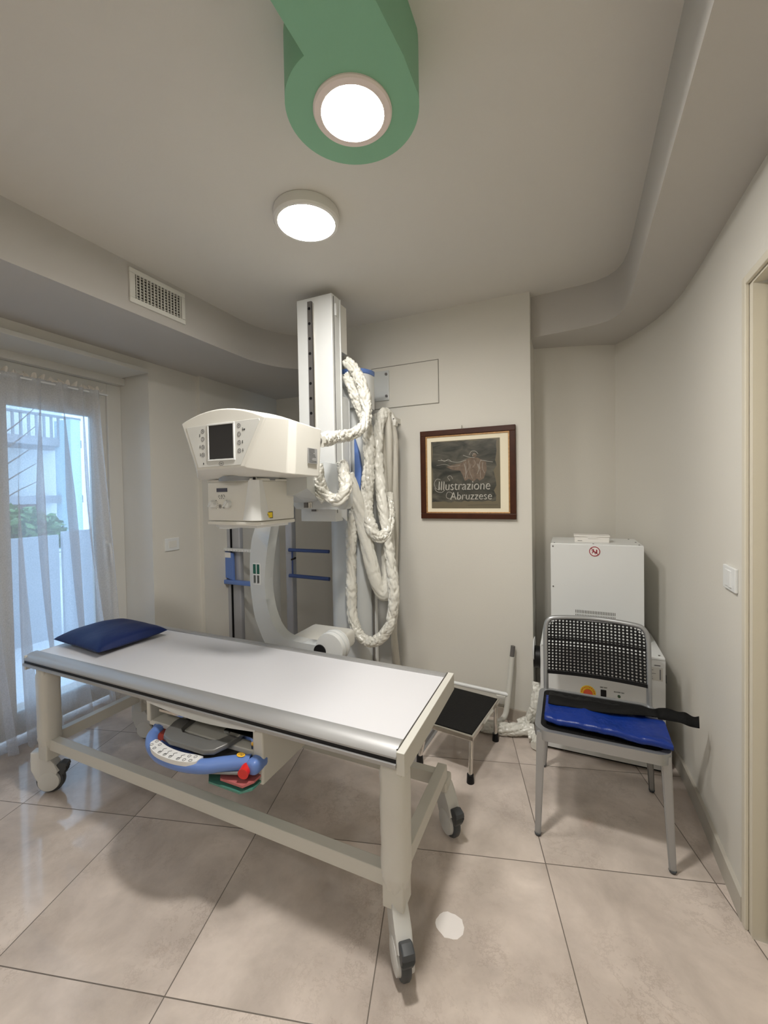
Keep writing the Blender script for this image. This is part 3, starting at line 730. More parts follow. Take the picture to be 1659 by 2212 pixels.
# carriage
ca = MB(); ca.prism(rrect(-1.47, -1.105, 1.375, 1.50, 0.03), 'y', 2.0, 2.055, bevel=0.004)
cao = ca.build('carriage', WGREY, xm, smooth=40)
MB().prism([(-1.43, 1.42), (-1.115, 1.42), (-1.118, 1.618), (-1.30, 1.655), (-1.43, 1.675)], 'y', 1.985, 1.995, bevel=0.002).build('carriage_plate', WGREY, cao, smooth=0)
MB().prism([(-1.30, 1.375), (-1.20, 1.375), (-1.20, 1.30)], 'y', 2.15, 2.16).build('gusset', WHITE, cao, smooth=0)
b = MB(); b.box(-1.392, -1.364, 1.992, 2.0, 1.385, 1.50); b.build('guide_rail', DARKST, cao, smooth=0)
b = MB(); b.box(-1.360, -1.352, 1.993, 2.0, 1.385, 1.50); b.box(-1.346, -1.340, 1.993, 2.0, 1.385, 1.50); b.build('rail_lip', CHROME, cao, smooth=0)
MB().cyl((-1.378, 1.991, 1.448), (-1.378, 1.989, 1.448), 0.0075, n=16).build('rail_screw_hole', BLACK, cao, smooth=0)
# support arm from carriage to head
sa = MB(); sa.loft([[(-1.10, 1.50, 1.46), (-1.03, 1.50, 1.49), (-1.03, 1.50, 1.545), (-1.24, 1.50, 1.545), (-1.24, 1.50, 1.46)],
                    [(-1.36, 1.98, 1.415), (-1.28, 1.98, 1.43), (-1.28, 1.98, 1.58), (-1.44, 1.98, 1.60), (-1.44, 1.98, 1.415)]])
sa.build('support_arm', WGREY, xm, smooth=0)
# blue crescent lever on the column
b = MB(); b.prism([(-1.215, 1.815), (-1.185, 1.72), (-1.170, 1.62), (-1.172, 1.53), (-1.19, 1.46), (-1.215, 1.52)], 'y', 2.29, 2.312, bevel=0.004)
b.build('blue_lever', BLUE, xm, smooth=40)
# tube head
def headring(y, TL, TR, BR, BL, peak):
    pts_ = []
    for k in range(17):
        t = k/16; x = TL[0]+(TR[0]-TL[0])*t; z = TL[1]+(TR[1]-TL[1])*t + (peak)*(1-(2*t-1)**2)
        pts_.append(Vector((x, y, z)))
    for k in range(1, 5): t = k/5; pts_.append(Vector((TR[0]+(BR[0]-TR[0])*t, y, TR[1]+(BR[1]-TR[1])*t)))
    for k in range(13): t = k/12; pts_.append(Vector((BR[0]+(BL[0]-BR[0])*t, y, BR[1]+(BL[1]-BR[1])*t)))
    for k in range(1, 5): t = k/5; pts_.append(Vector((BL[0]+(TL[0]-BL[0])*t, y, BL[1]+(TL[1]-BL[1])*t)))
    return pts_
hd = MB()
hd.loft([headring(1.250, (-1.480, 1.768), (-1.040, 1.758), (-1.148, 1.576), (-1.400, 1.574), 0.046),
         headring(1.256, (-1.484, 1.770), (-1.035, 1.760), (-1.140, 1.570), (-1.407, 1.568), 0.048),
         headring(1.30, (-1.496, 1.745), (-0.965, 1.752), (-0.985, 1.545), (-1.452, 1.540), 0.052),
         headring(1.325, (-1.498, 1.738), (-0.952, 1.746), (-0.962, 1.541), (-1.462, 1.535), 0.052),
         headring(1.50, (-1.475, 1.735), (-0.952, 1.738), (-0.968, 1.538), (-1.445, 1.538), 0.050),
         headring(1.525, (-1.455, 1.725), (-0.970, 1.728), (-0.982, 1.546), (-1.430, 1.546), 0.045)])
head = hd.build('tube_head', WHITE2, xm, smooth=28)
bv = head.modifiers.new('round', 'BEVEL'); bv.width = 0.006; bv.segments = 3; bv.limit_method = 'ANGLE'; bv.angle_limit = R(28); bv.harden_normals = False
# console panel
MB().prism([(-1.452, 1.750), (-1.068, 1.757), (-1.066, 1.748), (-1.163, 1.584), (-1.388, 1.581)], 'y', 1.2478, 1.2505, bevel=0.0008).build('console_panel', mat('pale_console_foil', (0.63, 0.635, 0.61), 0.35), head, smooth=0)
b = MB(); frame_ring(b, -1.331, -1.189, 1.604, 1.754, 0.007, 1.2435, 1.2485, bev=0.0015); b.build('screen_bezel', WHITE, head, smooth=0)
MB().box(-1.325, -1.195, 1.2455, 1.2475, 1.611, 1.748).build('screen', SCREEN, head, smooth=0)
def ring(m_, x, y, z, r, w=0.0011, n=24):
    m_.lathe([(r-w, -0.0006), (r-w, 0.0006), (r+w, 0.0006), (r+w, -0.0006), (r-w, -0.0006)], Matrix.Translation((x, y, z)) @ Matrix.Rotation(PI/2, 4, 'X'), n)
bx = [(-1.359, z) for z in (1.728, 1.697, 1.664, 1.632)] + [(-1.167, z) for z in (1.737, 1.704, 1.671, 1.639)]
for i, (x, z) in enumerate(bx):
    b = MB(); ring(b, x, 1.2472, z, 0.0078, 0.0009)
    s4 = 0.0026
    if i in (4,): b.box(x-s4, x+s4, 1.2466, 1.2474, z-0.0008, z+0.0008); b.box(x-0.0008, x+0.0008, 1.2466, 1.2474, z-s4, z+s4)
    elif i == 5: b.box(x-s4, x+s4, 1.2466, 1.2474, z-0.0008, z+0.0008)
    else: b.prism([(x-0.003, z-0.002), (x+0.003, z-0.002), (x, z+0.003)], 'y', 1.2466, 1.2474)
    b.build('console_button', GINK, head, smooth=0)
for x, z in ((-1.375, 1.711), (-1.375, 1.664), (-1.374, 1.632), (-1.148, 1.720), (-1.150, 1.671), (-1.149, 1.639)):
    b = MB(); b.box(x-0.0022, x+0.0022, 1.2466, 1.2474, z-0.001, z+0.001); b.box(x-0.0008, x+0.0008, 1.2466, 1.2474, z-0.005, z+0.005); b.cyl((x, 1.2474, z+0.006), (x, 1.2466, z+0.006), 0.0015, n=8)
    b.build('console_symbol', INK, head, smooth=0)
MB().box(-1.144, -1.136, 1.2466, 1.2474, 1.718, 1.7225).build('console_symbol', INK, head, smooth=0)
b = MB()
b.prism([(-1.360, 1.592), (-1.356, 1.592), (-1.356, 1.598), (-1.358, 1.601), (-1.360, 1.598)], 'y', 1.2466, 1.2474)
b.build('console_symbol', INK, head, smooth=0)
b = MB(); oc = [(-1.274, 1.5925), (-1.269, 1.586), (-1.256, 1.586), (-1.251, 1.5925), (-1.256, 1.599), (-1.269, 1.599)]
b.tube([(x, 1.2474, z) for x, z in oc], 0.0009, n=6, closed=True, sub=3); b.box(-1.268, -1.257, 1.2466, 1.2474, 1.5908, 1.5942); b.build('maker_badge', GINK, head, smooth=0)
# rating label on the right side (side faces +x)
MB().box(-0.9575, -0.9545, 1.405, 1.470, 1.590, 1.652).build('rating_label', LABEL, head, smooth=0)
b = MB(); rnd = random.Random(2)
for k in range(11):
    zz = 1.594+k*0.0052; b.box(-0.9550, -0.9542, 1.410, 1.410+rnd.uniform(0.02, 0.055), zz, zz+0.0022)
b.build('label_print', INK, head, smooth=0)
MB().cyl((-1.00, 1.52, 1.700), (-1.00, 1.56, 1.700), 0.014, n=16).build('cable_stub', DARKST, head)
# collimator with lower tray
cth = R(4)
CM = Matrix.Translation((-1.150, 1.32, 0)) @ Matrix.Rotation(-cth, 4, 'Z')
MB().cyl((-1.27, 1.42, 1.525), (-1.27, 1.42, 1.545), 0.13, n=40).build('swivel_collar', mat('collar_grey', (0.25, 0.26, 0.27), 0.4), xm)
def pc(x0, x1, y0, y1, ch_): return [(x0, y0), (x1-ch_, y0), (x1, y0+ch_*0.8), (x1, y1), (x0, y1)]
co_ = MB().prism(pc(-0.288, 0.0, 0.0, 0.225, 0.030), 'z', 1.356, 1.522, CM, bevel=0.004, seg=2).build('collimator', WHITE2, xm, smooth=30)
MB().prism(pc(-0.290, 0.002, -0.002, 0.227, 0.030), 'z', 1.522, 1.533, CM, bevel=0.003).build('collimator_lid', WHITE2, co_, smooth=30)
MB().prism(pc(-0.290, 0.003, -0.003, 0.228, 0.030), 'z', 1.338, 1.3545, CM, bevel=0.006, seg=3).build('collimator_base', WHITE2, co_, smooth=40)
MB().box(-0.265, -0.02, 0.02, 0.21, 1.327, 1.340, CM, bevel=0.002).build('filter_tray', WHITE, co_, smooth=0)
b = MB(); b.loft([[CM @ Vector(p) for p in ((-0.040, -0.004, 1.526), (-0.010, -0.004, 1.526), (0.003, 0.012, 1.526), (0.003, 0.03, 1.526), (-0.03, 0.02, 1.526))],
                 [CM @ Vector(p) for p in ((-0.078, -0.002, 1.360), (-0.02, -0.010, 1.360), (0.010, 0.012, 1.360), (0.002, 0.072, 1.360), (-0.04, 0.02, 1.360))]])
b.build('corner_fairing', WHITE, co_, smooth=50)
MB().lathe([(0, 0.010), (0.008, 0.008), (0.012, 0.0), (0.012, -0.004)], CM @ Matrix.Translation((-0.022, 0.012, 1.530)), 16).build('corner_tip', WHITE, co_)
MB().box(-0.016, -0.008, -0.0045, 0.004, 1.527, 1.537, CM).build('corner_window', BLACK, co_, smooth=0)
MB().box(-0.232, -0.168, -0.0022, 0.001, 1.480, 1.496, CM).build('collimator_display', LCD2, co_, smooth=0)
b = MB()
for kx in (-0.214, -0.202, -0.190): b.cyl(CM @ Vector((kx, -0.0005, 1.452)), CM @ Vector((kx, -0.0022, 1.452)), 0.0017, n=10)
b.tube([CM @ Vector((-0.218+0.0045*math.cos(t), -0.0012, 1.461+0.005*math.sin(t))) for t in (0, 1, 2, 3, 4, 5)], 0.0007, n=5, sub=2)
b.tube([CM @ Vector(p) for p in ((-0.207, -0.0012, 1.457), (-0.202, -0.0012, 1.468), (-0.197, -0.0012, 1.457))], 0.0008, n=5, closed=True, sub=1)
b.tube([CM @ Vector(p) for p in ((-0.193, -0.0012, 1.465), (-0.190, -0.0012, 1.468), (-0.186, -0.0012, 1.465), (-0.185, -0.0012, 1.458))], 0.0008, n=5, sub=3)
for kx in (-0.213, -0.190):
    b.tube([CM @ Vector((kx+x, -0.0012, 1.418+z)) for x, z in rrect(-0.0065, 0.0065, -0.0075, 0.0075, 0.003, 2)], 0.0009, n=5, closed=True, sub=1)
    b.box(kx-0.004, kx+0.004, -0.002, 0, 1.4175, 1.4188, CM); b.box(kx-0.0006, kx+0.0006, -0.002, 0, 1.413, 1.423, CM)
for k in range(6):
    t = -0.9+0.36*k; b.cyl(CM @ Vector((-0.252+0.024*math.cos(t), -0.0005, 1.426+0.022*math.sin(t))), CM @ Vector((-0.252+0.024*math.cos(t), -0.002, 1.426+0.022*math.sin(t))), 0.0010 if k < 5 else 0.0022, n=8)
b.cyl(CM @ Vector((-0.172, -0.0005, 1.443)), CM @ Vector((-0.172, -0.002, 1.443)), 0.0024, n=8)
b.build('panel_symbols', GINK, co_, smooth=0)
for kx in (-0.252, -0.160):
    KM = CM @ Matrix.Translation((kx, 0, 1.428)) @ Matrix.Rotation(PI/2, 4, 'X')
    MB().lathe([(0, 0.020), (0.0135, 0.019), (0.0155, 0.016), (0.0165, 0.0)], KM, 28).box(-0.0155, 0.0155, -0.003, 0.003, 0.019, 0.024, KM @ Matrix.Rotation(0.7, 4, 'Z')).build('knob', WHITE, co_)
# laser label on the right face (faces +x)
LM = CM
MB().box(0.0005, 0.0022, 0.034, 0.088, 1.3655, 1.3935, LM).build('label_border', INK, co_, smooth=0)
wl = MB().box(0.0018, 0.0030, 0.038, 0.084, 1.3685, 1.3905, LM).build('warning_label', YELLOW, co_, smooth=0)
b = MB(); b.tube([LM @ Vector((0.0032, y_, z_)) for y_, z_ in ((0.045, 1.374), (0.049, 1.384), (0.052, 1.375), (0.057, 1.385), (0.060, 1.376), (0.068, 1.376))], 0.0008, n=5, sub=2); b.build('label_print', INK, co_, smooth=0)
# small laser lamp and foot under the collimator
MB().box(-0.26, -0.20, 0.03, 0.10, 1.318, 1.329, CM, bevel=0.002).build('bottom_latch', WHITE, co_, smooth=0)
# C shaped swing arm
outer = [(-1.600, 1.42), (-1.629, 1.285), (-1.655, 1.21), (-1.671, 1.116), (-1.675, 0.982), (-1.668, 0.888), (-1.648, 0.77), (-1.616, 0.693), (-1.575, 0.618), (-1.52, 0.575), (-1.42, 0.558), (-1.25, 0.555), (-1.12, 0.56)]
inner = [(-1.470, 1.42), (-1.515, 1.287), (-1.547, 1.148), (-1.567, 1.015), (-1.569, 0.936), (-1.559, 0.858), (-1.538, 0.781), (-1.500, 0.712), (-1.45, 0.672), (-1.38, 0.658), (-1.28, 0.654), (-1.20, 0.654), (-1.12, 0.654)]
O = catmull([(x, 0, z) for x, z in outer], 5); I = catmull([(x, 0, z) for x, z in inner], 5)
poly = [(p.x, p.z) for p in O] + [(p.x, p.z) for p in I][::-1]
arm = MB().prism(poly, 'y', 1.85, 1.922, bevel=0.006, seg=3).build('swing_arm', WGREY, xm, smooth=50)
MB().prism(rrect(-1.46, -1.165, 0.556, 0.652, 0.02), 'y', 1.90, 2.16, bevel=0.008, seg=3).build('arm_base', WHITE2, arm, smooth=50)
MB().prism(rrect(-1.652, -1.597, 0.950, 1.075, 0.006, 3), 'y', 1.8475, 1.851).build('safety_label', WHITE, arm, smooth=0)
b = MB(); b.box(-1.648, -1.629, 1.846, 1.848, 1.013, 1.068); b.box(-1.621, -1.603, 1.846, 1.848, 1.013, 1.068); b.build('green_symbol', mat('sign_green', (0.01, 0.10, 0.065), 0.5), arm, smooth=0)
b = MB()
for x0 in (-1.645, -1.6195):
    for k in range(4): b.box(x0+k*0.004, x0+k*0.004+0.0018, 1.846, 1.848, 0.958+0.004*(k % 2), 1.005)
b.build('label_print', INK, arm, smooth=0)
hub = MB().cyl((-1.150, 1.845, 0.645), (-1.150, 1.925, 0.645), 0.082, n=48).build('pivot_hub', WHITE, xm)
MB().lathe([(0.081, 0.0), (0.085, 0.003), (0.085, 0.010), (0.081, 0.013)], Matrix.Translation((-1.150, 1.87, 0.645)) @ Matrix.Rotation(-PI/2, 4, 'X'), 48).build('hub_ring', WGREY, hub)
MB().lathe([(0.081, 0.0), (0.085, 0.003), (0.085, 0.010), (0.081, 0.013)], Matrix.Translation((-1.150, 1.905, 0.645)) @ Matrix.Rotation(-PI/2, 4, 'X'), 48).build('hub_ring', WGREY, hub)
MB().cyl((-1.205, 1.846, 0.628), (-1.205, 1.838, 0.628), 0.036, n=32).build('pivot_cap', BLACK, hub)
# cassette drawer unit under the tabletop, carried by the arm
bk0, bk1, bz0, bz1, by0, by1 = -1.640, -1.040, 0.395, 0.600, 1.195, 1.62
b = MB()
# hollow front housing
b.box(bk0, bk1, by0, by1, 0.584, bz1, bevel=0.006); b.box(bk0, bk0+0.022, by0, by1, 0.50, bz1-0.012, bevel=0.005)
b.box(bk1-0.045, bk1, by0, by1, bz0, bz1-0.012, bevel=0.006)
b.box(bk0+0.01, bk1-0.02, by0+0.005, by1, 0.485, 0.505, bevel=0.003)
b.box(bk0+0.02, bk1-0.02, by1-0.02, by1, 0.50, 0.60)
bucky = b.build('cassette_drawer_housing', FRAMEP, xm, smooth=0)
# curved lip over the opening
lip = [(bk0+0.01+0.56*k/14, 0.586-0.020*math.sin(PI*k/14)-0.002) for k in range(15)]
MB().prism(lip + [(bk1-0.03, 0.592), (bk0+0.01, 0.592)], 'y', by0-0.006, by0+0.012).build('opening_lip', WHITE, bucky, smooth=30)
MB().box(bk0+0.05, bk0+0.20, by0+0.02, by1-0.05, 0.540, 0.550).build('steel_runner', CHROME, bucky, smooth=0)
b = MB(); b.box(bk1-0.20, bk1-0.05, by0+0.02, by1-0.05, 0.528, 0.540); b.box(bk1-0.06, bk1-0.05, by0+0.01, by0+0.04, 0.505, 0.545); b.build('steel_runner', CHROME, bucky, smooth=0)
MB().box(bk0+0.03, bk1-0.05, by0+0.06, by1-0.03, 0.562, 0.572).build('dark_interior', BLACK, bucky, smooth=0)
MB().box(-1.43, -1.215, by0-0.030, by1-0.1, 0.492, 0.500, bevel=0.002).build('cassette_tray', mat('brushed_tray', (0.36, 0.36, 0.35), 0.4, metal=0.4), bucky, smooth=0)
# grey tray handle loop
outp = [(-1.445, 1.20), (-1.436, 1.139), (-1.42, 1.087), (-1.395, 1.060), (-1.345, 1.044), (-1.179, 1.048), (-1.145, 1.064), (-1.125, 1.12), (-1.115, 1.20)]
inp = [(-1.152, 1.20), (-1.158, 1.15), (-1.172, 1.114), (-1.205, 1.095), (-1.345, 1.095), (-1.373, 1.112), (-1.383, 1.20)]
b = MB()
b.prism([(x-0.055, y+0.065) for x, y in outp+inp], 'z', 0.504, 0.524, bevel=0.005, seg=3)
b.build('tray_handle', mat('tray_handle_grey', (0.17, 0.17, 0.165), 0.34, metal=0.3), bucky, smooth=50)
# blue grab handle with keypad
OFF = Vector((0.055, -0.065, 0.045))      # where the drawer unit sits relative to its modelled position
def hof(p): return tuple(Vector(p)-OFF)
hpts = [hof(p) for p in [(-1.515, 1.131, 0.525), (-1.498, 1.090, 0.52), (-1.442, 1.049, 0.52), (-1.367, 1.021, 0.52), (-1.289, 1.014, 0.52), (-1.220, 1.022, 0.52), (-1.161, 1.042, 0.52), (-1.12, 1.070, 0.52), (-1.068, 1.100, 0.52), (-1.032, 1.119, 0.519)]]
gh = MB().tube(hpts, 0.0235, n=20, sub=8, sx=1.0, up=(0, 0, 1), taper=lambda t: 0.95+0.3*max(0, t-0.45)).build('grab_handle', BLUE, bucky)
e_ = hof((-1.008, 1.118, 0.518))
MB().box(e_[0]-0.024, e_[0]+0.024, e_[1]-0.03, e_[1]+0.05, e_[2]-0.026, e_[2]+0.026, bevel=0.018, seg=4).build('handle_end', BLUE, bucky, smooth=60)
e_ = hof((-1.518, 1.136, 0.528))
MB().cyl((e_[0], e_[1], e_[2]-0.02), (e_[0], e_[1], e_[2]+0.012), 0.023, n=24).build('handle_end', BLUE, bucky)
# keypad strip on top of the grab handle
kp = MB()
K1 = catmull(hpts, 8)
seg_ = [p for p in K1 if -1.440-0.055 < p.x < -1.175-0.055]
top = []
for i, p in enumerate(seg_):
    w_ = 0.024*math.sqrt(max(0.15, 1-((i-len(seg_)/2)/(len(seg_)/2+0.5))**6)); top.append((p, w_))
ring_o = [(p.x, p.y-w_*0.9, p.z) for p, w_ in top] + [(p.x, p.y+w_*1.0, p.z) for p, w_ in top][::-1]
b = MB(); z_top = 0.4885
b.loft([[Vector((x, y_, z-0.002+0.012)) for x, y_, z in ring_o], [Vector((x, y_, z+0.0255)) for x, y_, z in ring_o]])
b.build('keypad', mat('keypad_white', (0.74, 0.74, 0.73), 0.4), bucky, smooth=0)
b = MB()
for i in range(8):
    p, w_ = top[int((i+0.7)*len(top)/8.6)]
    for s_ in (-0.5, 0.5):
        if (i in (2, 3, 4, 5)) and s_ > 0: continue
        b.tube([(p.x+0.0058*math.cos(t), p.y+s_*0.022+0.0058*math.sin(t), p.z+0.0262) for t in [2*PI*q/8 for q in range(8)]], 0.0007, n=5, closed=True, sub=2)
    if i in (2, 3, 4, 5): b.tube([(p.x-0.004, p.y-0.012, p.z+0.0262), (p.x+0.004, p.y-0.002, p.z+0.0262), (p.x-0.003, p.y+0.006, p.z+0.0262), (p.x+0.006, p.y+0.014, p.z+0.0262)], 0.0008, n=5, sub=4)
b.build('keypad_symbols', INK, bucky, smooth=0)
e_ = hof((-1.030, 1.105, 0.515)); MB().cyl(e_, (e_[0]+0.010, e_[1]-0.036, e_[2]-0.004), 0.019, n=24).build('emergency_button', RED, bucky)
b = MB().lathe([(0, 0.0012), (0.016, 0.0010), (0.017, 0)], Matrix.Translation(hof((-1.062, 1.106, 0.5465))) @ Matrix.Diagonal((1.0, 0.7, 1, 1)), 24); b.build('amber_sticker', ORANGE, bucky)
b = MB(); b.tube([hof(p) for p in [(-1.072, 1.103, 0.5482), (-1.062, 1.109, 0.5482), (-1.058, 1.101, 0.5482), (-1.052, 1.109, 0.5482)]], 0.0008, n=5, sub=2); b.build('sticker_print', INK, bucky, smooth=0)
MB().prism([(-1.48, 1.095), (-1.44, 1.075), (-1.26, 1.075), (-1.25, 1.09), (-1.25, 1.125), (-1.48, 1.14)], 'z', 0.470, 0.490, bevel=0.003).build('blue_latch', DBLUE, bucky, smooth=0)
MB().box(-1.56, -1.44, 1.14, 1.30, 0.470, 0.482).build('red_filter', mat('dark_red_plate', (0.22, 0.03, 0.02), 0.4), bucky, smooth=0)
MB().prism([(-1.24, 1.20), (-1.17, 1.125), (-1.07, 1.125), (-1.05, 1.16), (-1.05, 1.45), (-1.24, 1.45)], 'z', 0.425, 0.433).build('red_filter', DRED, bucky, smooth=0)
MB().prism([(-1.30, 1.20), (-1.22, 1.12), (-1.08, 1.12), (-1.05, 1.15), (-1.05, 1.50), (-1.30, 1.50)], 'z', 0.405, 0.412).build('teal_filter', TEAL, bucky, smooth=0)
b = MB(); b.prism([(1.30, 0.585), (1.28, 0.56), (1.30, 0.53), (1.335, 0.525), (1.40, 0.588), (1.33, 0.592)], 'x', -1.0405, -1.0380); b.build('side_opening', BLACK, bucky, smooth=0)
MB().prism([(-1.50, 1.20), (-1.47, 1.12), (-1.40, 1.10), (-1.20, 1.105), (-1.10, 1.14), (-1.10, 1.30), (-1.50, 1.30)], 'z', 0.452, 0.460, bevel=0.002).build('grey_plate', mat('grey_plate', (0.20, 0.20, 0.20), 0.4), bucky, smooth=0)
bucky.location += OFF
# metal channel on the floor
b = MB(); b.prism([(0.0, 0.0), (0.045, 0.0), (0.045, 0.004), (0.03, 0.004), (0.03, 0.03), (0.004, 0.03), (0.0, 0.026)], 'y', 0.0, 0.36, Matrix.Translation((-0.80, 2.095, 0)) @ Matrix.Rotation(R(-4), 4, 'Z'))
b.box(-0.80, -0.745, 2.08, 2.093, 0, 0.03); tag(b.build('floor_channel', ALU, smooth=0), 'low metal channel lying on the floor behind the table next to the step stool', 'floor rail')

# ------------------------------------------------------------ cable sleeves
def sleeve(pts, r, label, material=VINYL, wob=0.22, wl=0.042, sx=1.0, n=36, sub=22, seed=0.0):
    pts = [tuple(p) for p in pts]
    o = MB().tube(pts, r, n=n, sub=sub, wob=wob, wl=wl, sx=sx, seed=seed).build('cable_sleeve', material, smooth=70)
    return tag(o, label, 'cable sleeve', 'wrinkled cable sleeves hanging beside the column')
def P2(l, y): return [(x, y, z) for x, z in l]
sleeve([(-1.215, 2.21, 2.262), (-1.165, 2.205, 2.215), (-1.117, 2.20, 2.13), (-1.085, 2.19, 2.04), (-1.062, 2.17, 1.945), (-1.058, 2.12, 1.855), (-1.08, 2.02, 1.790), (-1.07, 1.85, 1.757), (-1.03, 1.70, 1.728), (-1.00, 1.56, 1.70)], 0.031, 'ruched white sleeve looping from the mast side into the back of the tube head', seed=1, wob=0.26)
sleeve([(-1.225, 2.235, 2.185), (-1.190, 2.23, 2.117), (-1.150, 2.23, 2.015), (-1.118, 2.25, 1.903), (-1.100, 2.27, 1.752), (-1.104, 2.27, 1.615), (-1.119, 2.27, 1.478), (-1.108, 2.25, 1.34), (-1.069, 2.24, 1.23), (-1.033, 2.26, 1.195), (-1.000, 2.30, 1.24), (-1.012, 2.35, 1.34), (-1.030, 2.38, 1.46)], 0.036, 'ruched white sleeve dropping from the mast to a short bend left of the long straps', seed=2)
sleeve([(-1.187, 1.83, 1.62), (-1.183, 1.83, 1.54), (-1.165, 1.83, 1.485), (-1.120, 1.84, 1.438), (-1.075, 1.85, 1.435), (-1.050, 1.87, 1.48), (-1.066, 1.90, 1.545), (-1.105, 1.95, 1.60), (-1.14, 2.01, 1.62)], 0.032, 'short fat sleeve curling under the tube head in front of the carriage', seed=3)
sleeve([(-1.215, 1.82, 1.545), (-1.205, 1.82, 1.50), (-1.180, 1.82, 1.46), (-1.150, 1.83, 1.43)], 0.020, 'small open-ended sleeve tip poking out under the tube head', seed=4)
sleeve([(-1.20, 2.075, 1.60), (-1.185, 2.10, 1.56), (-1.175, 2.16, 1.50), (-1.185, 2.23, 1.40), (-1.215, 2.245, 1.275), (-1.225, 2.245, 1.098), (-1.228, 2.245, 0.891), (-1.225, 2.245, 0.713), (-1.19, 2.245, 0.605), (-1.130, 2.245, 0.560), (-1.07, 2.25, 0.565), (-1.012, 2.26, 0.614), (-0.972, 2.27, 0.698), (-0.958, 2.28, 0.856), (-0.980, 2.29, 1.053), (-1.014, 2.295, 1.278), (-1.046, 2.31, 1.505), (-1.072, 2.33, 1.704), (-1.085, 2.38, 1.873), (-1.080, 2.44, 1.968), (-1.075, 2.50, 1.985)], 0.034, 'longest white sleeve hanging in a deep loop almost down to the tabletop', seed=5, wob=0.17)
sleeve([(-1.19, 2.14, 1.575), (-1.165, 2.19, 1.45), (-1.145, 2.24, 1.305), (-1.115, 2.26, 1.118), (-1.087, 2.28, 0.96), (-1.056, 2.30, 0.860), (-1.025, 2.31, 0.845), (-1.012, 2.33, 0.91), (-1.020, 2.35, 1.023), (-1.03, 2.37, 1.16), (-1.05, 2.40, 1.40)], 0.046, 'broad flat strap-like sleeve hanging inside the deep loop', seed=6, wob=0.09, wl=0.10, sx=0.7)
sleeve([(-1.10, 2.45, 2.00), (-1.069, 2.46, 1.969), (-1.056, 2.47, 1.864), (-1.064, 2.48, 1.60), (-1.08, 2.50, 1.40)], 0.026, 'smooth pale strap bending over the wall hook nearest the column', VINYL2, 0.05, 0.15, seed=7)
sleeve([(-1.055, 2.52, 1.93), (-1.041, 2.53, 1.779), (-1.045, 2.53, 1.506), (-1.052, 2.54, 1.202), (-1.068, 2.55, 0.956), (-1.075, 2.57, 0.741), (-1.09, 2.58, 0.50), (-1.07, 2.60, 0.20), (-1.03, 2.61, 0.03)], 0.026, 'smooth pale strap running from the wall hook down to the floor', VINYL2, 0.05, 0.15, seed=8)
sleeve([(-1.13, 2.46, 1.975), (-1.105, 2.45, 1.80), (-1.085, 2.44, 1.506), (-1.068, 2.43, 1.266), (-1.044, 2.42, 0.996), (-1.02, 2.40, 0.80)], 0.030, 'long smooth sleeve hanging straight between the column and the wall strap', VINYL2, 0.05, 0.15, seed=9)
hk = MB(); hk.prism([(-1.115, 2.02), (-1.08, 2.025), (-1.045, 1.99), (-1.015, 1.93), (-1.02, 1.90), (-1.06, 1.90), (-1.10, 1.95)], 'y', 2.50, 2.545, bevel=0.004)
hk.box(-1.085, -1.06, 2.545, 2.70, 1.94, 1.975)
hko = hk.build('cable_hook', WHITE2, smooth=30); tag(hko, 'white metal wall hook holding the tops of the hanging sleeves', 'hook')
for x_, z_ in ((-1.068, 1.975), (-1.045, 1.915), (-1.03, 1.945)): MB().cyl((x_, 2.501, z_), (x_, 2.497, z_), 0.005, n=12).build('screw', DARKST, hko)

# ------------------------------------------------------------ wall stand (chest stand) behind
STANDM = mat('stand_grey_metal', (0.42, 0.43, 0.46), 0.35, metal=0.3)
ws = thing('wall_cassette_stand', 'grey wall stand with two vertical rails and blue cassette clamps behind the table', 'x-ray stand', (-2.2, 2.72, 0))
b = MB(); b.box(-2.700, -2.660, 2.70, 2.76, 0, 1.62, bevel=0.003); b.box(-2.650, -2.560, 2.71, 2.76, 0, 1.62, bevel=0.012, seg=3)
b.build('rail', STANDM, ws, smooth=40)
b = MB(); b.box(-2.075, -2.010, 2.70, 2.76, 0, 1.62, bevel=0.008, seg=3); b.build('rail', STANDM, ws, smooth=40)
MB().box(-2.659, -2.651, 2.705, 2.75, 0, 1.61).build('rail_slot', BLACK, ws, smooth=0)
MB().box(-2.70, -2.02, 2.735, 2.76, 1.585, 1.62).build('top_crossbar', ALU, ws, smooth=0)
MB().box(-2.70, -2.02, 2.70, 2.76, 0.0, 0.04).build('foot_crossbar', ALU, ws, smooth=0)
c1 = MB(); c1.prism([(-2.705, 0.76), (-2.605, 0.735), (-2.608, 0.97), (-2.700, 0.985)], 'y', 2.675, 2.70, bevel=0.004)
clamp = c1.build('blue_clamp', BLUE, ws, smooth=0)
MB().box(-2.72, -2.20, 2.655, 2.70, 0.705, 0.740, bevel=0.006).build('lower_clamp_bar', BLUE, clamp, smooth=40)
MB().tube([(-2.71, 2.665, 0.90), (-2.735, 2.655, 0.895), (-2.725, 2.65, 0.86), (-2.700, 2.65, 0.815)], 0.010, n=10, sub=4).build('clamp_lever', BLACK, clamp)
lb = MB().box(-2.700, -2.628, 2.6735, 2.6755, 0.930, 0.975).build('small_label', PAPER, clamp, smooth=0)
ru = MB().box(-2.72, -2.28, 2.66, 2.70, 0.988, 1.010, bevel=0.002).build('ruler_bar', WHITE, ws, smooth=0)
b = MB()
for k in range(14): b.box(-2.71+0.03*k, -2.7085+0.03*k, 2.6590, 2.6605, 0.992, 1.000 if k % 2 else 1.006)
b.build('ruler_marks', GINK, ru, smooth=0)
c2 = MB().tube([(-2.03, 2.69, 1.02), (-1.66, 2.69, 1.022)], 0.014, n=12, sub=1).build('blue_cassette_holder', DBLUE, ws)
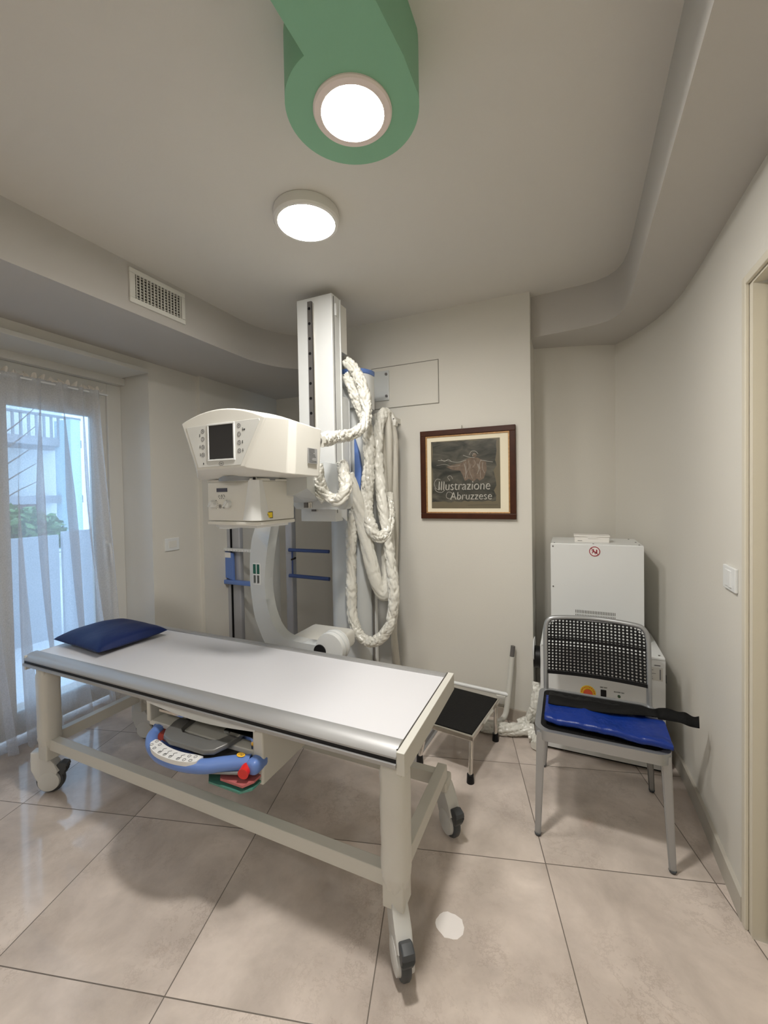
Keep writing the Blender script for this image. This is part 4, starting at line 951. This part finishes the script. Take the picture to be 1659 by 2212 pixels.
MB().tube([(-2.03, 2.69, 0.815), (-1.66, 2.69, 0.812)], 0.015, n=12, sub=1).build('holder_bar', DBLUE, c2)
MB().cyl((-2.0, 2.69, 0.815), (-2.0, 2.69, 1.02), 0.007, n=8).build('holder_upright', DBLUE, c2)
MB().cyl((-2.0, 2.68, 0.945), (-1.955, 2.67, 0.962), 0.008, n=8).build('holder_lever', BLACK, c2)

# ------------------------------------------------------------ generator cabinets in the alcove
gc = thing('generator_cabinet', 'low white electrical cabinet on the floor behind the chair', 'cabinet', (0.15, 2.66, 0))
b = MB(); b.box(-0.145, 0.451, 2.467, 2.86, 0.018, 0.590, bevel=0.003); b.build('cabinet_body', WHITE, gc, smooth=0)
MB().box(-0.140, 0.448, 2.462, 2.865, 0.590, 0.602, bevel=0.002).build('cabinet_top', WHITE, gc, smooth=0)
MB().box(-0.13, 0.44, 2.49, 2.84, 0, 0.018).build('plinth', BLACK, gc, smooth=0)
for x, y in ((0.427, 2.49), (0.427, 2.82), (-0.12, 2.49)): MB().cyl((x, y, 0.602), (x, y, 0.605), 0.005, n=12).build('screw', DARKST, gc)
st_ = MB().cyl((0.096, 2.467, 0.362), (0.096, 2.464, 0.362), 0.038, n=36).build('round_sticker', YELLOW, gc)
MB().cyl((0.096, 2.464, 0.358), (0.096, 2.455, 0.358), 0.023, n=32).build('red_stop_button', mat('orange_red_button', (0.75, 0.10, 0.03), 0.35), gc)
b = MB()
for k in range(11):
    a = PI*0.02 + PI*0.96*k/10; b.box(-0.002, 0.002, -0.0006, 0, -0.003, 0.003, Matrix.Translation((0.096+0.031*math.cos(a), 2.4638, 0.362+0.031*math.sin(a))))
b.build('sticker_lettering', RED, gc, smooth=0)
sb = MB().box(0.157, 0.184, 2.462, 2.467, 0.350, 0.390, bevel=0.002).build('power_switch', BLACK, gc, smooth=0)
text_obj('power_legend', 'ON  OFF', 0.009, face_my(0.171, 2.4655, 0.402), INK, gc)
text_obj('lamp_legend', 'POWER ON', 0.009, face_my(0.243, 2.4655, 0.388), INK, gc)
MB().cyl((0.243, 2.467, 0.368), (0.243, 2.461, 0.368), 0.007, n=16).build('pilot_lamp', mat('green_pilot', (0.03, 0.07, 0.03), 0.3), gc)
rl = MB().box(0.345, 0.438, 2.4652, 2.467, 0.480, 0.548).build('rating_label', mat('pale_label', (0.55, 0.54, 0.50), 0.5), gc, smooth=0)
b = MB(); rnd = random.Random(9)
for k in range(6): b.box(0.352, 0.352+rnd.uniform(0.03, 0.06), 2.4648, 2.4653, 0.488+0.009*k, 0.4905+0.009*k)
b.box(0.424, 0.430, 2.4648, 2.4653, 0.487, 0.54); b.box(0.402, 0.428, 2.4648, 2.4670, 0.5565, 0.561); b.build('label_print', GINK, gc, smooth=0)
b = MB(); b.box(-0.125, -0.060, 2.4652, 2.467, 0.120, 0.152); b.build('lower_label', LABEL, gc, smooth=0)
b = MB()
for k in range(4): b.box(-0.120, -0.066, 2.4646, 2.4653, 0.125+0.006*k, 0.1275+0.006*k)
b.build('label_print', PAPER, gc, smooth=0)
MB().box(0.451, 0.460, 2.50, 2.53, 0.46, 0.50).build('side_latch', BLACK, gc, smooth=0)
MB().cyl((-0.182, 2.52, 0.50), (-0.146, 2.52, 0.50), 0.060, n=32).build('side_socket', BLACK, gc)
MB().lathe([(0.0, 0.004), (0.050, 0.002), (0.068, -0.004), (0.070, -0.007), (0.0, -0.007)], Matrix.Translation((-0.184, 2.515, 0.545)) @ Matrix.Rotation(-PI/2, 4, 'Y'), 36).build('side_disc', WHITE, gc)

tc_ = thing('upper_cabinet', 'taller white cabinet with vent slots standing on the low cabinet', 'cabinet', (0.14, 2.8, 0.602))
MB().box(-0.090, 0.380, 2.622, 2.955, 0.603, 1.150, bevel=0.003).build('cabinet_body', WHITE, tc_, smooth=0)
MB().box(-0.091, 0.381, 2.618, 2.624, 0.61, 1.146, bevel=0.001).build('front_panel', WHITE, tc_, smooth=0)
b = MB()
for r0 in range(3):
    for k in range(25):
        x = 0.040+k*0.0083; z = 0.768-0.0245*r0; b.box(x, x+0.0032, 2.6168, 2.6182, z-0.0175, z)
b.build('vent_slots', mat('slot_dark', (0.10, 0.095, 0.08), 0.8), tc_, smooth=0)
for x, z in ((-0.078, 1.132), (-0.078, 0.895)): MB().cyl((x, 2.618, z), (x, 2.6155, z), 0.0045, n=12).build('screw', DARKST, tc_)
for x, y in ((-0.07, 2.64), (0.135, 2.632), (0.362, 2.64), (0.362, 2.77), (0.345, 2.93)): MB().cyl((x, y, 1.150), (x, y, 1.1525), 0.0045, n=12).build('screw', DARKST, tc_)
SG = Matrix.Translation((0.141, 2.6163, 1.110)) @ Matrix.Scale(1.35, 4)
s_ = MB().cyl((0.141, 2.618, 1.110), (0.141, 2.6167, 1.110), 0.0295, n=36).build('prohibition_sign', PAPER, tc_)
b = MB(); b.lathe([(0.0175, -0.0005), (0.0175, 0.0005), (0.0208, 0.0005), (0.0208, -0.0005), (0.0175, -0.0005)], SG @ Matrix.Rotation(PI/2, 4, 'X'), 36)
b.box(-0.018, 0.018, -0.0005, 0.0004, -0.0013, 0.0013, SG @ Matrix.Rotation(R(45), 4, 'Y'))
b.tube([SG @ Vector(p) for p in ((-0.004, 0, 0.010), (-0.005, 0, 0), (0.001, 0, -0.004), (0.002, 0, -0.011))], 0.0024, n=6, sub=4); b.box(0.005, 0.010, -0.0005, 0.0004, -0.009, 0.008, SG)
b.tube([SG @ Vector(p) for p in ((-0.012, 0, 0.004), (-0.006, 0, 0.001), (-0.010, 0, -0.008))], 0.0018, n=6, sub=4)
b.build('sign_symbol', mat('sign_red', (0.30, 0.02, 0.04), 0.5), tc_, smooth=0)
cb_ = thing('cardboard_box', 'small flat white cardboard box on top of the upper cabinet', 'box', (0.14, 2.73, 1.153))
MB().box(0.040, 0.222, 2.705, 2.79, 1.1505, 1.186, bevel=0.001).build('box_body', CARD, cb_, smooth=0)
MB().box(0.036, 0.226, 2.700, 2.795, 1.184, 1.192, bevel=0.001).build('box_lid', CARD, cb_, smooth=0)
MB().box(0.110, 0.160, 2.701, 2.705, 1.174, 1.186).build('box_flap', CARD, cb_, smooth=0)
b = MB(); b.box(0.056, 0.080, 2.7042, 2.7052, 1.158, 1.161); b.build('box_print', GINK, cb_, smooth=0)

# ------------------------------------------------------------ chair
chh = thing('chair', 'aluminium chair with perforated black back at the right wall', 'chair', (0.11, 2.05, 0))
ZS = 0.455
fl, fr, brr, bll = (-0.124, 1.832), (0.357, 1.844), (0.363, 2.307), (-0.123, 2.307)
def leg(p_foot, p_top, w0=0.012, w1=0.018):
    m_ = MB(); pf_, pt_ = Vector(p_foot), Vector(p_top)
    A = [pf_+Vector(v_) for v_ in ((-w0, -w0*0.7, 0), (w0, -w0*0.7, 0), (w0, w0*0.7, 0), (-w0, w0*0.7, 0))]
    B = [pt_+Vector(v_) for v_ in ((-w1, -w1*0.7, 0), (w1, -w1*0.7, 0), (w1, w1*0.7, 0), (-w1, w1*0.7, 0))]
    m_.loft([A, B]); bmesh.ops.bevel(m_.bm, geom=[e for e in m_.bm.edges], offset=0.004, segments=2, affect='EDGES')
    return m_
leg((*fl, 0.006), (-0.108, 1.850, 0.445)).build('leg', CHAIRALU, chh, smooth=50)
leg((*fr, 0.006), (0.338, 1.858, 0.445)).build('leg', CHAIRALU, chh, smooth=50)
leg((*bll, 0.006), (-0.090, 2.215, 0.445), 0.012, 0.015).build('leg', CHAIRALU, chh, smooth=50)
leg((*brr, 0.006), (0.330, 2.215, 0.445), 0.012, 0.015).build('leg', CHAIRALU, chh, smooth=50)
for p in (fl, fr, brr, bll): MB().cyl((p[0], p[1], 0), (p[0], p[1], 0.010), 0.010, 0.014, n=12).build('foot_glide', GRUB, chh)
# seat frame: ring with deep front apron
out = [(x, y) for x, y in rrect(-0.135, 0.362, 1.832, 2.240, 0.05, 6)]
# bow the front edge slightly
inn = [(x, y) for x, y in rrect(-0.112, 0.340, 1.856, 2.222, 0.038, 6)]
m_ = MB()
R1 = []
for (pt, z) in ((out, ZS), (out, ZS-0.042), (inn, ZS-0.042), (inn, ZS)): R1.append([Vector((x, y, z - 0.012*math.sin(PI*(x+0.135)/0.497)*(1 if y < 1.9 else 0))) for x, y in pt])
m_.loft(R1 + [R1[0]], cap=False); bmesh.ops.remove_doubles(m_.bm, verts=m_.bm.verts, dist=1e-5)
m_.build('seat_frame', CHAIRALU, chh, smooth=40)
m_ = MB(); m_.prism([(x, y) for x, y in rrect(-0.113, 0.341, 1.855, 2.223, 0.038, 6)], 'z', ZS-0.016, ZS-0.004)
for k in range(54):
    x = -0.100+k*0.008; m_.box(x, x+0.004, 1.870, 2.210, ZS-0.005, ZS-0.002)
m_.build('seat', RUBBER, chh, smooth=0)
# back frame: two uprights and rounded top bow
def backpt(s_, z):     # back leans slightly
    return 2.232 + (z-ZS)*0.16
bp = [(-0.104, backpt(0, ZS-0.02), ZS-0.02), (-0.106, backpt(0, 0.6), 0.60), (-0.106, backpt(0, 0.74), 0.74), (-0.092, backpt(0, 0.785), 0.790), (-0.045, backpt(0, 0.80)+0.005, 0.806), (0.12, backpt(0, 0.80)+0.025, 0.812), (0.285, backpt(0, 0.80)+0.005, 0.806), (0.330, backpt(0, 0.785), 0.790), (0.345, backpt(0, 0.74), 0.74), (0.345, backpt(0, 0.6), 0.60), (0.343, backpt(0, ZS-0.02), ZS-0.02)]
MB().tube(bp, 0.012, n=14, sub=6, sx=1.0).build('back_frame', CHAIRALU, chh)
# perforated backrest
nx, nz = 26, 17
bx0, bx1, bz0_, bz1_ = -0.098, 0.337, 0.548, 0.798
m_ = MB(); cw, chh_ = (bx1-bx0)/nx, (bz1_-bz0_)/nz; NS = 10
def bsurf(x, z):
    t = (x-bx0)/(bx1-bx0)*2-1
    zz = z
    return Vector((x, backpt(0, zz)-0.006+0.022*(1-t*t), zz))
corner_r = 0.05
for i in range(nx):
    for j in range(nz):
        cx_, cz_ = bx0+(i+0.5)*cw, bz0_+(j+0.5)*chh_
        # leave out cells beyond the rounded upper corners
        dx = max(0, abs(cx_-(bx0+bx1)/2)-((bx1-bx0)/2-corner_r)); dz = max(0, cz_-(bz1_-corner_r))
        if math.hypot(dx, dz) > corner_r-0.004: continue
        solid = (j == nz-7)
        rr = 0.0046
        sq = []
        ci = []
        for k in range(NS):
            a = 2*PI*k/NS + PI/4
            c, s2 = math.cos(a), math.sin(a); q = 1/max(abs(c), abs(s2))
            sq.append(m_.bm.verts.new(bsurf(cx_+c*q*cw/2, cz_+s2*q*chh_/2)))
            ci.append(m_.bm.verts.new(bsurf(cx_+c*rr, cz_+s2*rr)))
        for k in range(NS): m_.bm.faces.new((sq[k], sq[(k+1) % NS], ci[(k+1) % NS], ci[k]))
        # square corners
        # (NS=10 leaves small gaps at two corners; fill with tiny triangles)
        for sx_, sz_ in ((1, 1), (-1, 1), (-1, -1), (1, -1)):
            a_c = math.atan2(sz_, sx_) % (2*PI)
            best = min(range(NS), key=lambda k: abs(((2*PI*k/NS+PI/4) - a_c + PI) % (2*PI) - PI))
            v1 = m_.bm.verts.new(bsurf(cx_+sx_*cw/2, cz_+sz_*chh_/2))
            for kk in (best, (best-1) % NS):
                try: m_.bm.faces.new((sq[kk], v1, sq[(kk+1) % NS]))
                except ValueError: pass
        if solid: pass
bo = m_.build('backrest', BLACK, chh, smooth=0)
so = bo.modifiers.new('thick', 'SOLIDIFY'); so.thickness = 0.004; so.offset = 0
m_ = MB()
m_.grid(lambda u, v_: bsurf(bx0+(bx1-bx0)*u, bz0_-0.016+0.016*v_)+Vector((0, -0.003, 0)), 30, 2); lo = m_.build('backrest_lower_edge', BLACK, chh, smooth=0)
so = lo.modifiers.new('thick', 'SOLIDIFY'); so.thickness = 0.006
m_ = MB(); m_.grid(lambda u, v_: bsurf(bx0+(bx1-bx0)*u, 0.696+0.006*v_)+Vector((0, 0.004, 0)), 30, 2); lo = m_.build('backrest_rib', BLACK, chh, smooth=0)
so = lo.modifiers.new('thick', 'SOLIDIFY'); so.thickness = 0.010; so.offset = 1

# folded blue apron on the seat
m_ = MB()
def cush(u, v_):
    a = 2*PI*u; c, s2 = math.cos(a), math.sin(a)
    w = v_*2-1
    prof_y = 0.105*(abs(c)**0.5)*(1 if c > 0 else -1)
    th_ = 0.022*(abs(s2)**0.7)*(1 if s2 > 0 else -1)*(1-0.25*abs(w)**8)
    x = 0.132 + 0.228*w
    y = 1.962 + prof_y - 0.020*w
    z = ZS + 0.026 + th_ + 0.009*noise.noise(Vector((x*9, y*14, 1))) + 0.005*noise.noise(Vector((x*30+y*20, y*25, 3)))
    return Vector((x, y, z))
m_.grid(cush, 36, 60, True)
for end in (0, 59):
    pass
bmesh.ops.holes_fill(m_.bm, edges=[e for e in m_.bm.edges if e.is_boundary], sides=0)
tag(m_.build('lead_apron', ROYAL, smooth=60), 'shiny royal blue padded apron folded on the chair seat', 'apron')
# black strap across it
m_ = MB()
sp_ = catmull([(-0.085, 2.015, ZS+0.050), (0.0, 2.005, ZS+0.056), (0.10, 1.995, ZS+0.060), (0.20, 2.00, ZS+0.066), (0.30, 2.03, ZS+0.062), (0.37, 2.045, ZS+0.058), (0.42, 2.045, ZS+0.058), (0.455, 2.045, ZS+0.048), (0.49, 2.05, ZS+0.044)], 8)
A_, B_ = [], []
for i, p in enumerate(sp_):
    wv = Vector((0.0, 0.030, 0.004)) if p.x < 0.34 else Vector((0.004, 0.020, 0.014))
    k = 0.2*noise.noise(Vector((p.x*9, 0, 2)))
    A_.append(p-wv*(1+k)); B_.append(p+wv*(1-k)+Vector((0, 0, 0.004*math.sin(i*0.5))))
va = [m_.bm.verts.new(p) for p in A_]; vb = [m_.bm.verts.new(p) for p in B_]
for i in range(len(va)-1): m_.bm.faces.new((va[i], va[i+1], vb[i+1], vb[i]))
o = m_.build('strap', STRAP, smooth=60); q = o.modifiers.new('thick', 'SOLIDIFY'); q.thickness = 0.004; q.offset = 1
tag(o, 'wide black fabric strap laid over the blue apron with its end sticking out', 'strap')
m_ = MB()
def flap(u, v_):
    x = -0.085 + 0.385*u; y = 2.045 + 0.125*v_ - 0.02*u
    return Vector((x, y, ZS+0.012+0.040*(1-v_)+0.003*math.sin(60*u)*v_ + 0.006*noise.noise(Vector((x*15, y*15, 7)))))
m_.grid(flap, 70, 10); o = m_.build('folded_backing', RUBBER, smooth=60); q = o.modifiers.new('thick', 'SOLIDIFY'); q.thickness = 0.005
tag(o, 'black ribbed backing fabric of the folded apron at the rear of the chair seat', 'cloth')

# ------------------------------------------------------------ step stool
ss = thing('step_stool', 'low chrome step stool with black rubber top beside the table', 'step stool', (-0.55, 2.27, 0))
TC = [(-0.442, 2.043), (-0.375, 2.485), (-0.672, 2.530), (-0.720, 2.080)]   # near right, far right, far left, near left
zt = 0.235
def inset(P_, d_):
    c = Vector((sum(p[0] for p in P_)/4, sum(p[1] for p in P_)/4))
    return [tuple(Vector(p)+(c-Vector(p)).normalized()*d_) for p in P_]
MB().prism(TC, 'z', zt-0.030, zt-0.004, bevel=0.003).build('top_frame', CHROME, ss, smooth=0)
MB().prism(inset(TC, 0.018), 'z', zt-0.004, zt, bevel=0.001).build('rubber_tread', RUBBER, ss, smooth=0)
feet = [(-0.455, 2.036), (-0.394, 2.440), (-0.655, 2.50), (-0.738, 2.081)]
tops = inset(TC, 0.03)
for f_, t_ in zip(feet, tops):
    lo = MB().cyl((f_[0], f_[1], 0.03), (t_[0], t_[1], zt-0.028), 0.0115, n=18).build('leg', CHROME, ss)
    MB().cyl((f_[0], f_[1], 0.0), (f_[0], f_[1], 0.042), 0.019, 0.0165, n=18).build('rubber_foot', BLACK, lo)

# ------------------------------------------------------------ white bent tube support behind the stool
tb = thing('tube_support', 'white bent tube frame leaning near the wall behind the step stool', 'tube frame', (-0.36, 2.62, 0))
MB().tube([(-0.322, 2.66, 0.425), (-0.335, 2.64, 0.26), (-0.352, 2.62, 0.11), (-0.368, 2.60, 0.06), (-0.41, 2.58, 0.030), (-0.50, 2.56, 0.022)], 0.017, n=14, sub=6).build('upright', FRAMEP, tb)
MB().cyl((-0.316, 2.667, 0.49), (-0.323, 2.659, 0.42), 0.0135, n=16).build('steel_tip', DARKST, tb)
MB().tube([(-0.345, 2.625, 0.195), (-0.70, 2.605, 0.222), (-0.95, 2.59, 0.24)], 0.012, n=12, sub=3).build('crossbar', WHITE, tb)
MB().tube([(-0.95, 2.59, 0.24), (-0.955, 2.59, 0.012)], 0.012, n=12, sub=3).build('rear_upright', WHITE, tb)
so_ = thing('wall_box', 'tiny white junction box low on the wall behind the tube frame', 'junction box', (-0.395, 2.69, 0.13))
MB().box(-0.425, -0.365, 2.676, 2.688, 0.100, 0.155, bevel=0.003).build('cover', WHITE2, so_, smooth=0)

# crumpled sleeves on the floor
def fsleeve(pts, r, label, seed, mt=VINYL):
    tag(MB().tube(pts, r, n=32, sub=22, wob=0.19, wl=0.06, seed=seed).build('floor_cable_sleeve', mt, smooth=70), label, 'cable sleeve', 'crumpled cable sleeves on the floor by the cabinet')
fsleeve([(-0.52, 2.50, 0.034), (-0.43, 2.50, 0.036), (-0.33, 2.52, 0.038), (-0.24, 2.55, 0.040), (-0.19, 2.56, 0.040)], 0.034, 'crumpled white sleeve lying along the floor behind the step stool', 11)
fsleeve([(-0.275, 2.60, 0.036), (-0.235, 2.61, 0.060), (-0.205, 2.60, 0.110), (-0.180, 2.59, 0.175), (-0.172, 2.60, 0.235), (-0.168, 2.63, 0.30)], 0.032, 'crumpled white sleeve rising from the floor beside the cabinet', 12)
fsleeve([(-0.215, 2.50, 0.036), (-0.18, 2.50, 0.040), (-0.165, 2.45, 0.036), (-0.175, 2.42, 0.032)], 0.028, 'short bunched sleeve end on the floor near the chair leg', 13)

# ------------------------------------------------------------ bright spot on the floor, painted in as a thin white disc
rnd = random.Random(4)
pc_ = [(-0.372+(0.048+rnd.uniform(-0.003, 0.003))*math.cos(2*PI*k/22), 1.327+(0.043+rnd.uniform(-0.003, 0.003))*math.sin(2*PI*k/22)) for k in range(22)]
tag(MB().prism(pc_, 'z', 0.0, 0.0012).build('floor_bright_spot', mat('bright_spot_white', (0.92, 0.88, 0.86), 0.5, var=0.04, vscale=15), smooth=0), 'irregular round bright spot painted as a white disc on the floor tile in front of the table', 'bright_spot')
